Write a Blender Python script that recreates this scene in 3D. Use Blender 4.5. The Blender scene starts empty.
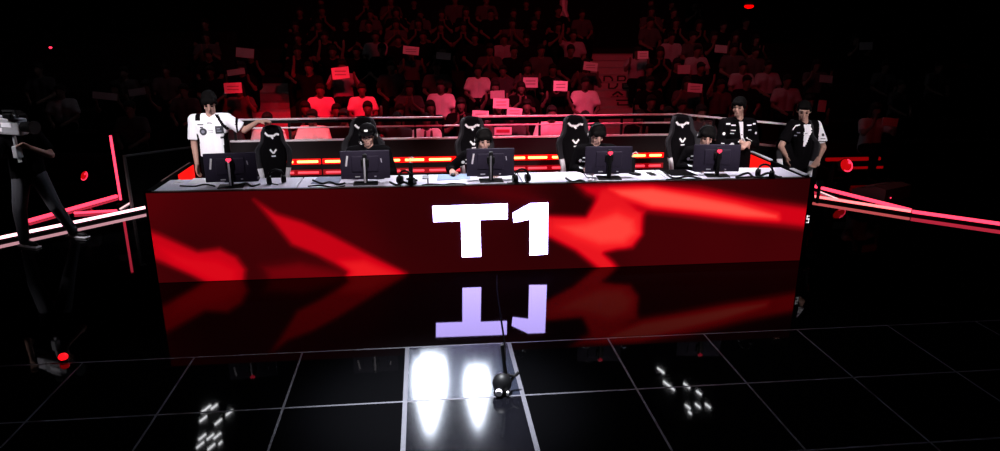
import bpy, bmesh, math, random
from mathutils import Vector as V, Matrix, Euler
from mathutils.bvhtree import BVHTree
random.seed(11)
S = bpy.context.scene
COL = S.collection
PI = math.pi
R = math.radians

# ------------------------------------------------------------------ camera
FOC = 700.0; PITCH = .295; ROLL = .003; YAW = .108
CAM = V((-.74, -7.405, 2.804))
_fw = V((math.sin(YAW)*math.cos(PITCH), math.cos(YAW)*math.cos(PITCH), -math.sin(PITCH)))
_r = V((math.cos(YAW), -math.sin(YAW), 0)); _u = _r.cross(_fw)
_R = _r*math.cos(ROLL) + _u*math.sin(ROLL); _U = -_r*math.sin(ROLL) + _u*math.cos(ROLL)
def _ray(px, py): return _fw + _R*((px-500)/FOC) - _U*((py-225.5)/FOC)
def at(px, py, Y):
    d = _ray(px, py); return CAM + d*((Y-CAM.y)/d.y)
def atz(px, py, z):
    d = _ray(px, py); return CAM + d*((z-CAM.z)/d.z)
def proj(p):
    d = V(p)-CAM; k = d.dot(_fw); return 500+FOC*d.dot(_R)/k, 225.5-FOC*d.dot(_U)/k
cd = bpy.data.cameras.new('camera'); cam = bpy.data.objects.new('camera', cd); COL.objects.link(cam)
cd.sensor_fit = 'HORIZONTAL'; cd.sensor_width = 36; cd.lens = 36*FOC/1000; cd.clip_end = 200
M = Matrix((_R, _U, -_fw)).transposed().to_4x4(); M.translation = CAM
cam.matrix_world = M; S.camera = cam

# ------------------------------------------------------------------ materials
MATS = {}
def mat(name, col, rough=.6, metal=0, emit=None, es=1, var=.12, scale=30, spec=.5, bump=0):
    if name in MATS: return MATS[name]
    m = bpy.data.materials.new(name); m.use_nodes = True
    nt = m.node_tree; b = nt.nodes['Principled BSDF']
    b.inputs['Roughness'].default_value = rough; b.inputs['Metallic'].default_value = metal
    b.inputs['Specular IOR Level'].default_value = spec
    tc = nt.nodes.new('ShaderNodeTexCoord'); nz = nt.nodes.new('ShaderNodeTexNoise')
    nz.inputs['Scale'].default_value = scale; nt.links.new(tc.outputs['Object'], nz.inputs['Vector'])
    mx = nt.nodes.new('ShaderNodeMix'); mx.data_type = 'RGBA'
    c = V(col)
    mx.inputs[6].default_value = (*(c*(1-var)), 1); mx.inputs[7].default_value = (*(c*(1+var)), 1)
    nt.links.new(nz.outputs[0], mx.inputs[0]); nt.links.new(mx.outputs[2], b.inputs['Base Color'])
    if emit:
        b.inputs['Emission Color'].default_value = (*emit, 1); b.inputs['Emission Strength'].default_value = es
    if bump:
        bp = nt.nodes.new('ShaderNodeBump'); bp.inputs['Strength'].default_value = bump; bp.inputs['Distance'].default_value = .01
        nt.links.new(nz.outputs[0], bp.inputs['Height']); nt.links.new(bp.outputs[0], b.inputs['Normal'])
    MATS[name] = m; return m
blk = mat('black_plastic', (.0025,.0025,.003), .5, spec=.2)
blkm = mat('black_metal', (.008,.008,.009), .35, spec=.4)
blkf = mat('black_fabric', (.0028,.0024,.003), .95, spec=.03, scale=120)
deep = mat('matte_black', (.003,.003,.003), .95, spec=.02)
steel = mat('brushed_steel', (.5,.48,.5), .35, .9)
rim = mat('pale_edge', (.75,.72,.76), .5)
grey = mat('grey_plastic', (.2,.19,.22), .5)
silver = mat('silver_plastic', (.6,.58,.64), .4)
screen_back = mat('monitor_housing', (.026,.020,.038), .6, spec=.12)
white = mat('white_fabric', (.8,.78,.82), .85, spec=.1, scale=60, var=.04)
whitep = mat('white_plastic', (.85,.83,.88), .5, var=.04)
skin = mat('skin', (.42,.24,.19), .6, spec=.25, var=.06)
hairm = mat('black_hair', (.0025,.002,.002), .85, spec=.06, scale=200)
table_m = mat('table_laminate', (.72,.68,.8), .55, spec=.2, var=.04)
dark_red = mat('patch_red', (.5,.02,.03), .6)
blued = mat('pale_blue_cloth', (.32,.42,.66), .9, spec=.05)
led_red = mat('led_pink_red', (.05,.0,.0), .5, emit=(1,.045,.10), es=2.4)
led_hot = mat('led_white_pink', (.05,.0,.0), .5, emit=(1,.5,.58), es=3.2)
led_rose = mat('led_rose', (.05,.0,.0), .5, emit=(1,.16,.17), es=2.6)
led_amber = mat('led_amber', (.05,.0,.0), .5, emit=(1,.45,.1), es=5)
led_low = mat('led_coral', (.05,.0,.0), .5, emit=(1,.06,.09), es=1.6)
led_glow = mat('led_red_glow', (.05,.0,.0), .5, emit=(1,.0,.0), es=1.6)
led_dot = mat('led_red_mark', (.05,.0,.0), .5, emit=(1,.03,.08), es=2.2)
wprint = mat('white_print', (.8,.78,.8), .6)
lens_w = mat('lamp_white', (.1,.1,.1), .5, emit=(.78,.86,1), es=46)
glint = mat('led_white_cell', (.1,.1,.1), .5, emit=(.95,.96,1), es=24)

# ------------------------------------------------------------------ mesh helpers
def BM(): return bmesh.new()
def box(bm, c, s, rot=None, bev=0):
    g = bmesh.ops.create_cube(bm, size=1)['verts']
    bmesh.ops.scale(bm, vec=V(s), verts=g)
    if bev:
        es = list({e for v in g for e in v.link_edges})
        r = bmesh.ops.bevel(bm, geom=es, offset=bev, segments=2, affect='EDGES', profile=.5)
        g = list({v for f in r['faces'] for v in f.verts} | {v for v in g if v.is_valid})
    if rot: bmesh.ops.rotate(bm, cent=(0,0,0), matrix=Euler(rot).to_matrix(), verts=g)
    bmesh.ops.translate(bm, vec=V(c), verts=g); return g
def _frame(d):
    d = d.normalized(); a = V((0,0,1)) if abs(d.z) < .9 else V((1,0,0))
    x = a.cross(d).normalized(); return x, d.cross(x), d
def cone(bm, p0, p1, r0, r1=None, n=12, caps=True):
    p0 = V(p0); p1 = V(p1); r1 = r0 if r1 is None else r1
    x, y, d = _frame(p1-p0); A = []; B = []
    for i in range(n):
        a = 2*PI*i/n; o = x*math.cos(a)+y*math.sin(a)
        A.append(bm.verts.new(p0+o*r0)); B.append(bm.verts.new(p1+o*r1))
    for i in range(n): bm.faces.new((A[i], A[(i+1)%n], B[(i+1)%n], B[i]))
    if caps: bm.faces.new(A[::-1]); bm.faces.new(B)
def tube(bm, pts, r, n=8):
    pts = [V(p) for p in pts]; prev = None
    for i, p in enumerate(pts):
        d = (pts[min(i+1,len(pts)-1)]-pts[max(i-1,0)])
        x, y, _ = _frame(d); rr = r[i] if isinstance(r, (list,tuple)) else r
        ring = [bm.verts.new(p+(x*math.cos(2*PI*k/n)+y*math.sin(2*PI*k/n))*rr) for k in range(n)]
        if prev:
            for k in range(n): bm.faces.new((prev[k], prev[(k+1)%n], ring[(k+1)%n], ring[k]))
        else: bm.faces.new(ring[::-1])
        prev = ring
    bm.faces.new(prev)
def ell(bm, c, r, rot=None, n=12, m=8):
    c = V(c); r = (r,r,r) if not isinstance(r,(tuple,list)) else r
    g = bmesh.ops.create_uvsphere(bm, u_segments=n, v_segments=m, radius=1)['verts']
    bmesh.ops.scale(bm, vec=r, verts=g)
    if rot is not None: bmesh.ops.rotate(bm, cent=(0,0,0), matrix=rot, verts=g)
    bmesh.ops.translate(bm, vec=c, verts=g)
def cap(bm, p0, r0, p1, r1=None, n=12):
    r1 = r0 if r1 is None else r1
    cone(bm, p0, p1, r0, r1, n); ell(bm, p0, r0, None, n, 8); ell(bm, p1, r1, None, n, 8)
def prism(bm, pts2, f, t0, t1):
    """polygon pts2, f(u,v,t) -> point; thickness from t0 to t1"""
    A = [bm.verts.new(f(u,v,t0)) for u,v in pts2]; B = [bm.verts.new(f(u,v,t1)) for u,v in pts2]
    n = len(pts2); bm.faces.new(A); bm.faces.new(B[::-1])
    for i in range(n): bm.faces.new((A[i], B[i], B[(i+1)%n], A[(i+1)%n]))
def mesh(bm, name, mats, smooth=False, recalc=True):
    if recalc: bmesh.ops.recalc_face_normals(bm, faces=bm.faces[:])
    me = bpy.data.meshes.new(name); bm.to_mesh(me); bm.free()
    for m in (mats if isinstance(mats,(list,tuple)) else [mats]): me.materials.append(m)
    if smooth:
        for p in me.polygons: p.use_smooth = True
    return me
def link(name, me, parent=None, loc=None, rotz=0):
    o = bpy.data.objects.new(name, me); COL.objects.link(o)
    if parent is not None: o.parent = parent
    if loc is not None: o.location = loc
    if rotz: o.rotation_euler = (0,0,rotz)
    return o
def obj(name, bm, m, parent=None, loc=None, smooth=False):
    return link(name, mesh(bm, name, m, smooth), parent, loc)
def tag(o, label, cat, group=None, kind=None):
    o['label'] = label; o['category'] = cat
    if group: o['group'] = group
    if kind: o['kind'] = kind
    return o
def thing(name, label, cat, loc, rotz=0, group=None):
    o = link(name, None, None, V(loc), rotz); o.empty_display_size = .1
    return tag(o, label, cat, group)
def struct(o): o['kind'] = 'structure'; return o
def dup(root, loc, rotz, label=None, group=None):
    r = root.copy(); COL.objects.link(r); r.location = V(loc); r.rotation_euler = (0,0,rotz)
    if label: r['label'] = label
    if group: r['group'] = group
    for ch in list(root.children):
        c = ch.copy(); COL.objects.link(c); c.parent = r
        for g in list(ch.children):
            d = g.copy(); COL.objects.link(d); d.parent = c
    return r
def remesh(bm, voxel, name, mats, it=3):
    me = bpy.data.meshes.new('tmp'); bm.to_mesh(me); bm.free()
    o = bpy.data.objects.new('tmp', me); COL.objects.link(o)
    md = o.modifiers.new('r', 'REMESH'); md.mode = 'VOXEL'; md.voxel_size = voxel
    if it:
        sm = o.modifiers.new('s', 'SMOOTH'); sm.factor = .5; sm.iterations = it
    dg = bpy.context.evaluated_depsgraph_get()
    res = bpy.data.meshes.new_from_object(o.evaluated_get(dg))
    bpy.data.objects.remove(o); bpy.data.meshes.remove(me)
    res.name = name; res.materials.clear()
    for m in (mats if isinstance(mats,(list,tuple)) else [mats]): res.materials.append(m)
    for p in res.polygons: p.use_smooth = True
    return res
ORD = ['first','second','third','fourth','fifth','sixth','seventh','eighth','ninth','tenth','eleventh','twelfth','thirteenth',
       'fourteenth','fifteenth','sixteenth','seventeenth','eighteenth','nineteenth','twentieth','twenty-first','twenty-second',
       'twenty-third','twenty-fourth','twenty-fifth','twenty-sixth','twenty-seventh','twenty-eighth','twenty-ninth','thirtieth']

# ------------------------------------------------------------------ setting: floor
TS = .896; TX = -1.841; TY = -1.80
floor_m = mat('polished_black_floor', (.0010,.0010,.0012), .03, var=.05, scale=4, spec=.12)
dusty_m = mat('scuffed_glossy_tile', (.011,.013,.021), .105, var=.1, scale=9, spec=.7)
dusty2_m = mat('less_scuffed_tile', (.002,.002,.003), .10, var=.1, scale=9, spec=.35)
seam_m = mat('metal_tile_seam', (.06,.06,.07), .5, var=.1, scale=6, spec=.1)
FX0, FX1, FY0, FY1 = -16, 18, -11, 14
bm = BM()
xs = [FX0] + [TX+TS*k for k in range(-6,12)] + [FX1]
ys = [FY0] + [TY+TS*k for k in range(-6,3)] + [FY1]
hw = .009
def quad(x0,x1,y0,y1,mi,z=0.0):
    f = bm.faces.new([bm.verts.new((x,y,z)) for x,y in ((x0,y0),(x1,y0),(x1,y1),(x0,y1))]); f.material_index = mi
hwx = lambda i: .017 if abs(xs[i]-(TX+TS)) < .01 or abs(xs[i]-(TX+2*TS)) < .01 else .0085
for i in range(len(xs)-1):
    for j in range(len(ys)-1):
        mi = 0
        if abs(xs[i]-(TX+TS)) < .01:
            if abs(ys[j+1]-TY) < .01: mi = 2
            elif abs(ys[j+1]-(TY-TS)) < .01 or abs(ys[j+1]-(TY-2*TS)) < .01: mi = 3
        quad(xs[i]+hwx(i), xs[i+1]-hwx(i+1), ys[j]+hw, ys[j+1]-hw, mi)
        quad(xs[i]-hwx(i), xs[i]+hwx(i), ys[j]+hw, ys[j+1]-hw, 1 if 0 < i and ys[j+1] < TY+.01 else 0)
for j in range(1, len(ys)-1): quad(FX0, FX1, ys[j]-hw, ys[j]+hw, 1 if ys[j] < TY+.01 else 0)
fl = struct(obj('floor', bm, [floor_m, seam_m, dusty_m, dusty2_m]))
hallm = mat('dark_hall_paint', (.006,.005,.006), .9, spec=.05)
def shell(name, c, s, m=hallm):
    b = BM(); box(b, c, s); return struct(obj(name, b, m))
shell('wall_back', (1, 14.1, 4.9), (34.4, .2, 10.4)); shell('wall_left', (-16.1, 1.5, 4.9), (.2, 25, 10.4))
shell('wall_right', (18.1, 1.5, 4.9), (.2, 25, 10.4)); shell('wall_front', (1, -11.1, 4.9), (34.4, .2, 10.4))
shell('ceiling', (1, 1.5, 10.1), (34.4, 25.4, .2), deep)
RZ = .15
shell('stage_riser', (0, 1.60, RZ/2), (7.9, 2.15, RZ), deep)

# ------------------------------------------------------------------ desk with LED front
W2 = 3.64; DH = 1.0
desk = thing('player_desk', 'long player desk with red LED screen front and pale tabletop', 'desk', (0,0,0))
def cseg(px, py, a, b):
    ax, ay, ar = a; bx, by, br = b
    dx, dy = bx-ax, by-ay; L = dx*dx+dy*dy
    t = 0 if L == 0 else max(0, min(1, ((px-ax)*dx+(py-ay)*dy)/L))
    r = ar+(br-ar)*t
    return math.hypot(px-ax-dx*t, py-ay-dy*t)-r
def P(px, py, r=0):                                  # picture position on the screen plane -> metres on the screen
    p = at(px, py, 0); return (p.x, p.z, r/88)
def chain(pts, soft, lev):
    return ([P(*q) for q in pts], soft/88, lev)
def poly(pts, soft, lev): return ([P(*q) for q in pts], soft/88, lev)
def A_(q): return [(140+.34*x, 180+.34*y) for x, y in q]
def B_(q): return [(470+.35*x, 170+.35*y) for x, y in q]
def sdf(px, py, pts):
    d = 1e9; ins = False; n = len(pts)
    for i in range(n):
        ax, ay = pts[i][:2]; bx_, by_ = pts[(i+1)%n][:2]
        dx, dy = bx_-ax, by_-ay; t = max(0, min(1, ((px-ax)*dx+(py-ay)*dy)/(dx*dx+dy*dy)))
        d = min(d, math.hypot(px-ax-dx*t, py-ay-dy*t))
        if (ay > py) != (by_ > py) and px < ax+dx*(py-ay)/dy: ins = not ins
    return -d if ins else d
PL = [poly(A_([(-30,128),(60,160),(170,208),(235,200),(285,225),(312,262),(305,330),(240,325),(150,280),(-30,205)]), 5, .60),
      poly(A_([(60,200),(150,225),(230,235),(285,262),(285,320),(210,300),(100,245)]), 7, .67),
      poly(A_([(335,58),(400,98),(480,122),(560,158),(660,210),(785,272),(790,300),(600,300),(610,268),(520,222),(445,192),(395,130)]), 4.5, .60),
      poly(A_([(590,240),(660,235),(760,275),(760,310),(590,310),(620,272)]), 7, .76),
      poly(A_([(360,255),(470,240),(600,270),(600,310),(380,300)]), 9, .36),
      poly(B_([(300,40),(480,35),(660,50),(830,85),(1030,112),(1030,175),(900,160),(760,148),(600,128),(500,118),(440,100),(380,95),(330,70)]), 7, .64),
      poly(B_([(400,55),(520,50),(640,72),(760,95),(878,128),(880,140),(780,135),(640,118),(520,105),(430,75)]), 6, 1.0),
      poly(B_([(200,128),(330,132),(352,95),(380,55),(440,80),(480,110),(498,118),(492,185),(465,222),(420,228),(385,238),(410,262),(440,300),(385,300),(300,232),(200,182)]), 5, .74),
      poly(B_([(330,150),(420,120),(470,140),(478,180),(440,212),(370,215),(300,190),(250,160)]), 9, .92),
      poly(B_([(-20,30),(120,48),(230,90),(225,105),(90,85),(-20,60)]), 7, .26)]
def sstep(x): x = max(0, min(1, x)); return x*x*(3-2*x)
bm = BM(); NX, NZ = 364, 50
vs = [[bm.verts.new((-W2+2*W2*i/NX, 0, .004+(DH-.004)*j/NZ)) for i in range(NX+1)] for j in range(NZ+1)]
for j in range(NZ):
    for i in range(NX): bm.faces.new((vs[j][i], vs[j][i+1], vs[j+1][i+1], vs[j+1][i]))
pm = bpy.data.materials.new('led_screen_picture'); pm.use_nodes = True
nt = pm.node_tree; b = nt.nodes['Principled BSDF']; b.inputs['Base Color'].default_value = (.002,.002,.002,1); b.inputs['Roughness'].default_value = .7
b.inputs['Specular IOR Level'].default_value = .1
at_ = nt.nodes.new('ShaderNodeAttribute'); at_.attribute_name = 'smoke'
rp = nt.nodes.new('ShaderNodeValToRGB'); e = rp.color_ramp.elements
e[0].position = 0; e[0].color = (.010,.0005,.0008,1); e[1].position = 1; e[1].color = (1.05,.085,.06,1)
for pos, c in ((.12,(.030,.0008,.0015,1)), (.25,(.062,.0008,.002,1)), (.45,(.22,.0008,.004,1)), (.65,(.66,.001,.008,1)), (.82,(.95,.014,.018,1))):
    q = e.new(pos); q.color = c
nt.links.new(at_.outputs['Fac'], rp.inputs[0]); nt.links.new(rp.outputs[0], b.inputs['Emission Color']); b.inputs['Emission Strength'].default_value = 1
bmesh.ops.recalc_face_normals(bm, faces=bm.faces[:])
me = mesh(bm, 'screen', pm, recalc=False)
atr = me.attributes.new('smoke', 'FLOAT', 'POINT')
BG = [(-3.7,.95,.27),(-3.7,.0,.2),(-2.4,.9,.22),(-1.6,.3,.22),(-.9,.6,.12),(-.3,.8,.12),(0,.2,.12),(.5,.5,.05),(.9,.8,.04),(.9,.1,.12),(1.8,.3,.22),(2.6,.3,.23),(3.5,.2,.22),(-3.3,.12,.14),(-2.3,.2,.17),(3.6,.95,.07),(2.9,.9,.14),(.2,.95,.2)]
vals = []
for v in me.vertices:
    x, z = v.co.x, v.co.z
    ws = 0; s = 0
    for bx, bz, bv in BG:
        w = 1/(((x-bx)**2+(z-bz)**2)**1.5+.02); ws += w; s += w*bv
    f = s/ws
    for pts, soft, lev in PL:
        d = sdf(x, z, pts); k = sstep(.5-d/(2*soft)); f = f+(max(lev,f)-f)*k
    vals.append(f)
atr.data.foreach_set('value', vals)
panel = link('front_panel', None, desk)
bm = BM(); box(bm, (0,.03,DH/2+.002), (2*W2,.055,DH-.004)); 
panel.data  # Empty is replaced below
bpy.data.objects.remove(panel)
panel = obj('front_panel', bm, deep, desk)
scr = link('screen', me, panel); scr.location = (0,-.001,0)
letter_m = mat('lit_white_letter', (.02,.02,.02), .6, emit=(.52,.41,1), es=17, var=0)
def onscreen(u, v, t): p = at(u, v, 0); return (p.x, -.004-t, p.z)
for nm, pts in (('letter', [(432.5,206),(507.5,203.5),(507.5,218.8),(480,219.6),(481,256.3),(462,257),(461,220.8),(433.5,221.8)]),
                ('letter', [(512.5,213),(530,203.2),(548,202.6),(547.5,254),(529.6,255.2),(529.8,219.3),(513.5,222.5)])):
    bm = BM(); prism(bm, pts, onscreen, 0, .004); obj(nm, bm, letter_m, panel)
# frame edge with the small white 5
bm = BM(); box(bm, (-W2-.012,.03,DH/2), (.024,.06,DH)); obj('panel_frame', bm, deep, desk)
bm = BM(); box(bm, (W2+.03,.03,DH/2), (.06,.07,DH)); fr = obj('panel_frame', bm, deep, desk)
bm = BM()
z5 = at(809,219,0).z
for q in [(-.017,.03,.017,.045),(-.017,.0,-.006,.045),(-.017,-.005,.017,.009),(.006,-.045,.017,.009),(-.017,-.045,.017,-.032)]:
    box(bm, (W2+.03+(q[0]+q[2])/2, -.008, z5+(q[1]+q[3])/2), (q[2]-q[0], .004, q[3]-q[1]))
obj('number_mark', bm, mat('white_mark', (.8,.8,.8), .6, emit=(1,.9,.95), es=.5), fr)
# tabletop: six boards with seams
bx = [-W2+.04, -2.13, -.72, .33, 1.1, 2.0, W2-.04]
for k in range(6):
    bm = BM(); box(bm, ((bx[k]+bx[k+1])/2, .325, DH-.0125), (bx[k+1]-bx[k]-.014, .56, .025), bev=.004)
    obj('tabletop', bm, table_m, desk)
bm = BM(); box(bm, (0,.04,DH+.001), (2*W2,.05,.012)); obj('front_lip', bm, mat('dark_red_lip', (.02,.002,.003), .7), desk)
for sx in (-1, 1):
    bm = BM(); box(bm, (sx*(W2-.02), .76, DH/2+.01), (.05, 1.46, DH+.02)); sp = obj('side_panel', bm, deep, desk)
    bm = BM()
    if sx > 0:
        box(bm, (W2-.02,.22,DH+.028), (.05,.36,.014)); obj('edge_trim', bm, rim, sp)
        bm = BM(); box(bm, (W2-.02,1.2,DH+.028), (.05,.56,.014)); obj('edge_trim', bm, rim, sp)
    else:
        box(bm, (-W2+.005,.95,DH+.024), (.012,1.0,.008)); obj('edge_trim', bm, mat('dull_rose_edge', (.22,.10,.10), .5), sp)
    bm = BM(); box(bm, (sx*(W2-.05), 1.15, DH-.17), (.008, .56, .34)); obj('red_spill_face', bm, mat('red_spill_glow', (.05,0,0), .6, emit=(1,.008,.006), es=1.05), sp)  # inner face emits red, standing in for light spilled from the LED strips
for x in (-2.13, .0, 2.0):
    bm = BM(); box(bm, (x, .34, .49), (.04,.46,.95)); obj('support', bm, deep, desk)

# ------------------------------------------------------------------ monitors
def make_monitor(label, loc, rotz=0, red=False, stripe=True, first=None):
    t = thing('monitor', label, 'monitor', loc, rotz, 'gaming monitors along the desk')
    bm = BM(); box(bm, (0,0,.215), (.61,.028,.345), bev=.008); box(bm, (0,-.02,.23), (.34,.03,.2), bev=.012)
    sh = obj('housing', bm, screen_back, t)
    bm = BM(); box(bm, (0,.0155,.215), (.58,.004,.315)); obj('display', bm, mat('display_glass', (.02,.02,.03), .15, emit=(.4,.35,.6), es=.25), sh)
    bm = BM(); box(bm, (0,-.075,.18), (.05,.05,.36), bev=.008); box(bm, (0,-.05,.25), (.1,.05,.09), bev=.01); nk = obj('stand_neck', bm, blk, t)
    bm = BM(); box(bm, (-.006,-.102,.16), (.022,.006,.31)); obj('neck_trim', bm, silver if stripe == 'neck' else grey if stripe else blk, nk)
    bm = BM(); box(bm, (0,-.09,.007), (.3,.2,.012), bev=.004); obj('stand_base', bm, blk, t)
    if stripe:
        bm = BM(); box(bm, (0,0,0), (.022,.006,.13), rot=(0,R(10),0)); obj('light_strip', bm, rim, sh, (-.225,-.0165,.265))
        bm = BM(); box(bm, (0,0,0), (.012,.006,.05), rot=(0,R(-10),0)); obj('light_strip', bm, silver, sh, (.2,-.0165,.265))
    for bx_, bw_ in ((-.1,.06),(.12,.025)):
        bm = BM(); box(bm, (bx_,-.0165,.07), (bw_,.005,.012)); obj('badge', bm, silver, sh)
    if red:
        bm = BM(); ell(bm, (-.013,-.105,.325), (.02,.012,.018)); ell(bm, (.013,-.105,.325), (.02,.012,.018)); cone(bm, (0,-.105,.32), (0,-.105,.292), .026, .003, 8)
        obj('red_light', bm, led_dot, nk)
    t.scale = (.88,.9,.91)
    return t
mons = []
for px0, px1, lab, red, st in ((204,258,'monitor with silver neck in front of the standing player',True,'neck'),
        (340,391,'monitor with silver stripe in front of the capped player',False,'neck'),
        (467,514,'monitor above the letter T in front of player gripping a mouse',False,True),
        (585,631,'monitor with red light before the player with bowed head, right of centre',True,False),
        (693,738,'rightmost monitor with red light beside the side wall',True,False)):
    p = at((px0+px1)/2, 170, .30)
    mons.append(make_monitor(lab, (p.x, .30, DH), R({204:6,340:2,467:0,585:-4,693:-8}[px0]), red, st))

# ------------------------------------------------------------------ gaming chairs
def make_chair(label, loc, rotz):
    t = thing('gaming_chair', label, 'chair', loc, rotz, 'black gaming chairs at the desk')
    bm = BM()
    for k in range(5):
        a = 2*PI*k/5; d = V((math.cos(a), math.sin(a), 0))
        tube(bm, [V((0,0,.12)), d*.18+V((0,0,.10)), d*.31+V((0,0,.075))], [.03,.024,.016], 8)
    base = obj('star_base', bm, blkm, t, smooth=True)
    for k in range(5):
        a = 2*PI*k/5; d = V((math.cos(a), math.sin(a), 0)); s = V((-d.y,d.x,0))
        bm = BM(); cone(bm, d*.31+s*.022+V((0,0,.03)), d*.31-s*.022+V((0,0,.03)), .03, n=14); cone(bm, d*.31+V((0,0,.03)), d*.31+V((0,0,.08)), .009); obj('caster', bm, blk, base)
    bm = BM(); cone(bm, (0,0,.1), (0,0,.27), .032); cone(bm, (0,0,.27), (0,0,.42), .02); box(bm, (0,0,.41), (.22,.26,.03), bev=.006); obj('gas_lift', bm, blkm, t)
    bm = BM(); box(bm, (0,-.02,.475), (.36,.5,.1), bev=.035); obj('seat', bm, blkf, t, smooth=True)
    for sx in (-1,1):
        bm = BM(); box(bm, (sx*.215,-.02,.485), (.09,.5,.12), bev=.04); obj('seat_bolster', bm, blkf, t, smooth=True)
    N = 22; Mx = 12
    def hwid(t_):
        pts = [(0,.20),(.15,.215),(.3,.215),(.5,.265),(.62,.275),(.70,.25),(.76,.185),(.84,.165),(.93,.16),(1,.125)]
        for (a,wa),(b_,wb) in zip(pts, pts[1:]):
            if t_ <= b_: return wa+(wb-wa)*(t_-a)/(b_-a)
        return .12
    def bp(t_, u, back):
        w = hwid(t_); z = .5+.9*t_; y = .24+.13*t_
        return V((u*w, y-.055*abs(u)**3*(1 if t_ < .76 else .4)+(.085*(1-.4*u*u) if back else 0), z-(.02*u*u*(t_ > .95))))
    def shellpart(us):
        bm = BM(); F = [[bm.verts.new(bp(i/N,u,0)) for u in us] for i in range(N+1)]; B = [[bm.verts.new(bp(i/N,u,1)) for u in us] for i in range(N+1)]
        n = len(us)
        for i in range(N):
            for j in range(n-1):
                bm.faces.new((F[i][j],F[i][j+1],F[i+1][j+1],F[i+1][j])); bm.faces.new((B[i][j],B[i+1][j],B[i+1][j+1],B[i][j+1]))
            bm.faces.new((F[i][0],F[i+1][0],B[i+1][0],B[i][0])); bm.faces.new((F[i][-1],B[i][-1],B[i+1][-1],F[i+1][-1]))
        for i in (0,N):
            for j in range(n-1): bm.faces.new((F[i][j],F[i][j+1],B[i][j+1],B[i][j]))
        return bm
    br = obj('backrest', shellpart([-.68+1.36*k/8 for k in range(9)]), blkf, t, smooth=True)
    for sx in (-1,1):
        o = link('side_bolster', mesh(shellpart([sx*(.7+.3*k/3) for k in range(4)]), 'side_bolster', [mat('chair_charcoal', (.013,.012,.015), .7, spec=.2), mat('chair_white_leather', (.7,.68,.72), .6)], True), t)
        for p in o.data.polygons:
            if p.center.z < .88 and p.center.z > .55: p.material_index = 1
    bm = BM()      # white headrest mark, chevron and badge
    def fr(x, z): t_ = (z-.5)/.9; return bp(t_, max(-1,min(1,x/hwid(t_))), 0)-V((0,.006,0))
    def strip(pts, w):
        for (x0,z0),(x1,z1) in zip(pts, pts[1:]):
            a = fr(x0,z0); b_ = fr(x1,z1); d = (b_-a).normalized(); n_ = V((-d.z,0,d.x))*w
            vsx = [bm.verts.new(q) for q in (a-n_, b_-n_, b_+n_, a+n_)]; f_ = bm.faces.new(vsx)
    strip([(-.10,1.315),(-.06,1.275),(.02,1.27),(.06,1.295),(.10,1.285)], .014); strip([(-.02,1.27),(.01,1.235)], .012)
    obj('headrest_emblem', bm, wprint, br)
    bm = BM(); strip([(-.045,1.10),(0,1.05),(.045,1.10)], .012); obj('chevron_mark', bm, wprint, br)
    bm = BM(); strip([(-.03,1.015),(.03,1.015)], .008); obj('name_bar', bm, wprint, br)
    for sx in (-1,1):
        bm = BM(); box(bm, (sx*.31,.02,.5), (.04,.06,.26), bev=.008); box(bm, (sx*.2,.02,.42), (.24,.05,.02)); ar = obj('armrest', bm, blkm, t)
        bm = BM(); box(bm, (sx*.31,-.02,.64), (.09,.26,.03), bev=.012); obj('arm_pad', bm, blk, ar)
    return t
ch = make_chair('empty gaming chair beside the player standing at far left', (-2.56,1.02,RZ), R(6))
ch.scale = (.82,.92,.95)
CH = [(-1.53,1.10,R(-4),'gaming chair behind the capped seated player'),
      (.0,1.08,R(24),'gaming chair turned behind the player gripping a mouse'),
      (1.24,1.04,R(10),'gaming chair behind the player with bowed head right of the middle'),
      (2.68,1.02,R(16),'gaming chair behind the seated player nearest the coach'),
      (4.02,1.02,R(-28),'gaming chair gripped by the person standing at the far right end')]
for x,y,rz,l in CH:
    q = dup(ch, (x,y,RZ if x < 3.9 else .08), rz, l); q.scale = (1,1,1)

# ------------------------------------------------------------------ people
def headm(yaw=0, pitch=0, roll=0): return Euler((0,roll,0)).to_matrix() and (Euler((0,0,yaw)).to_matrix() @ Euler((pitch,0,0)).to_matrix() @ Euler((0,roll,0)).to_matrix())
def add_head(bm, H, rot, lo=False):
    f = lambda p: H+rot@V(p)
    ell(bm, f((0,.012,.03)), (.076,.093,.085), rot, 16, 12); ell(bm, f((0,-.018,-.022)), (.063,.07,.088), rot, 16, 12)
    ell(bm, f((0,-.05,-.088)), (.036,.036,.03), rot)
    for s in (-1,1):
        ell(bm, f((s*.078,.012,-.01)), (.012,.022,.032), rot)
        if not lo:
            cap(bm, f((s*.012,-.082,.024)), .012, f((s*.048,-.072,.022)), .011); ell(bm, f((s*.04,-.062,-.03)), (.022,.02,.022), rot)
    cap(bm, f((0,-.086,.01)), .009, f((0,-.104,-.028)), .014)
    if not lo:
        ell(bm, f((0,-.084,-.058)), (.025,.011,.007), rot); ell(bm, f((0,-.083,-.070)), (.021,.011,.008), rot)
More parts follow.
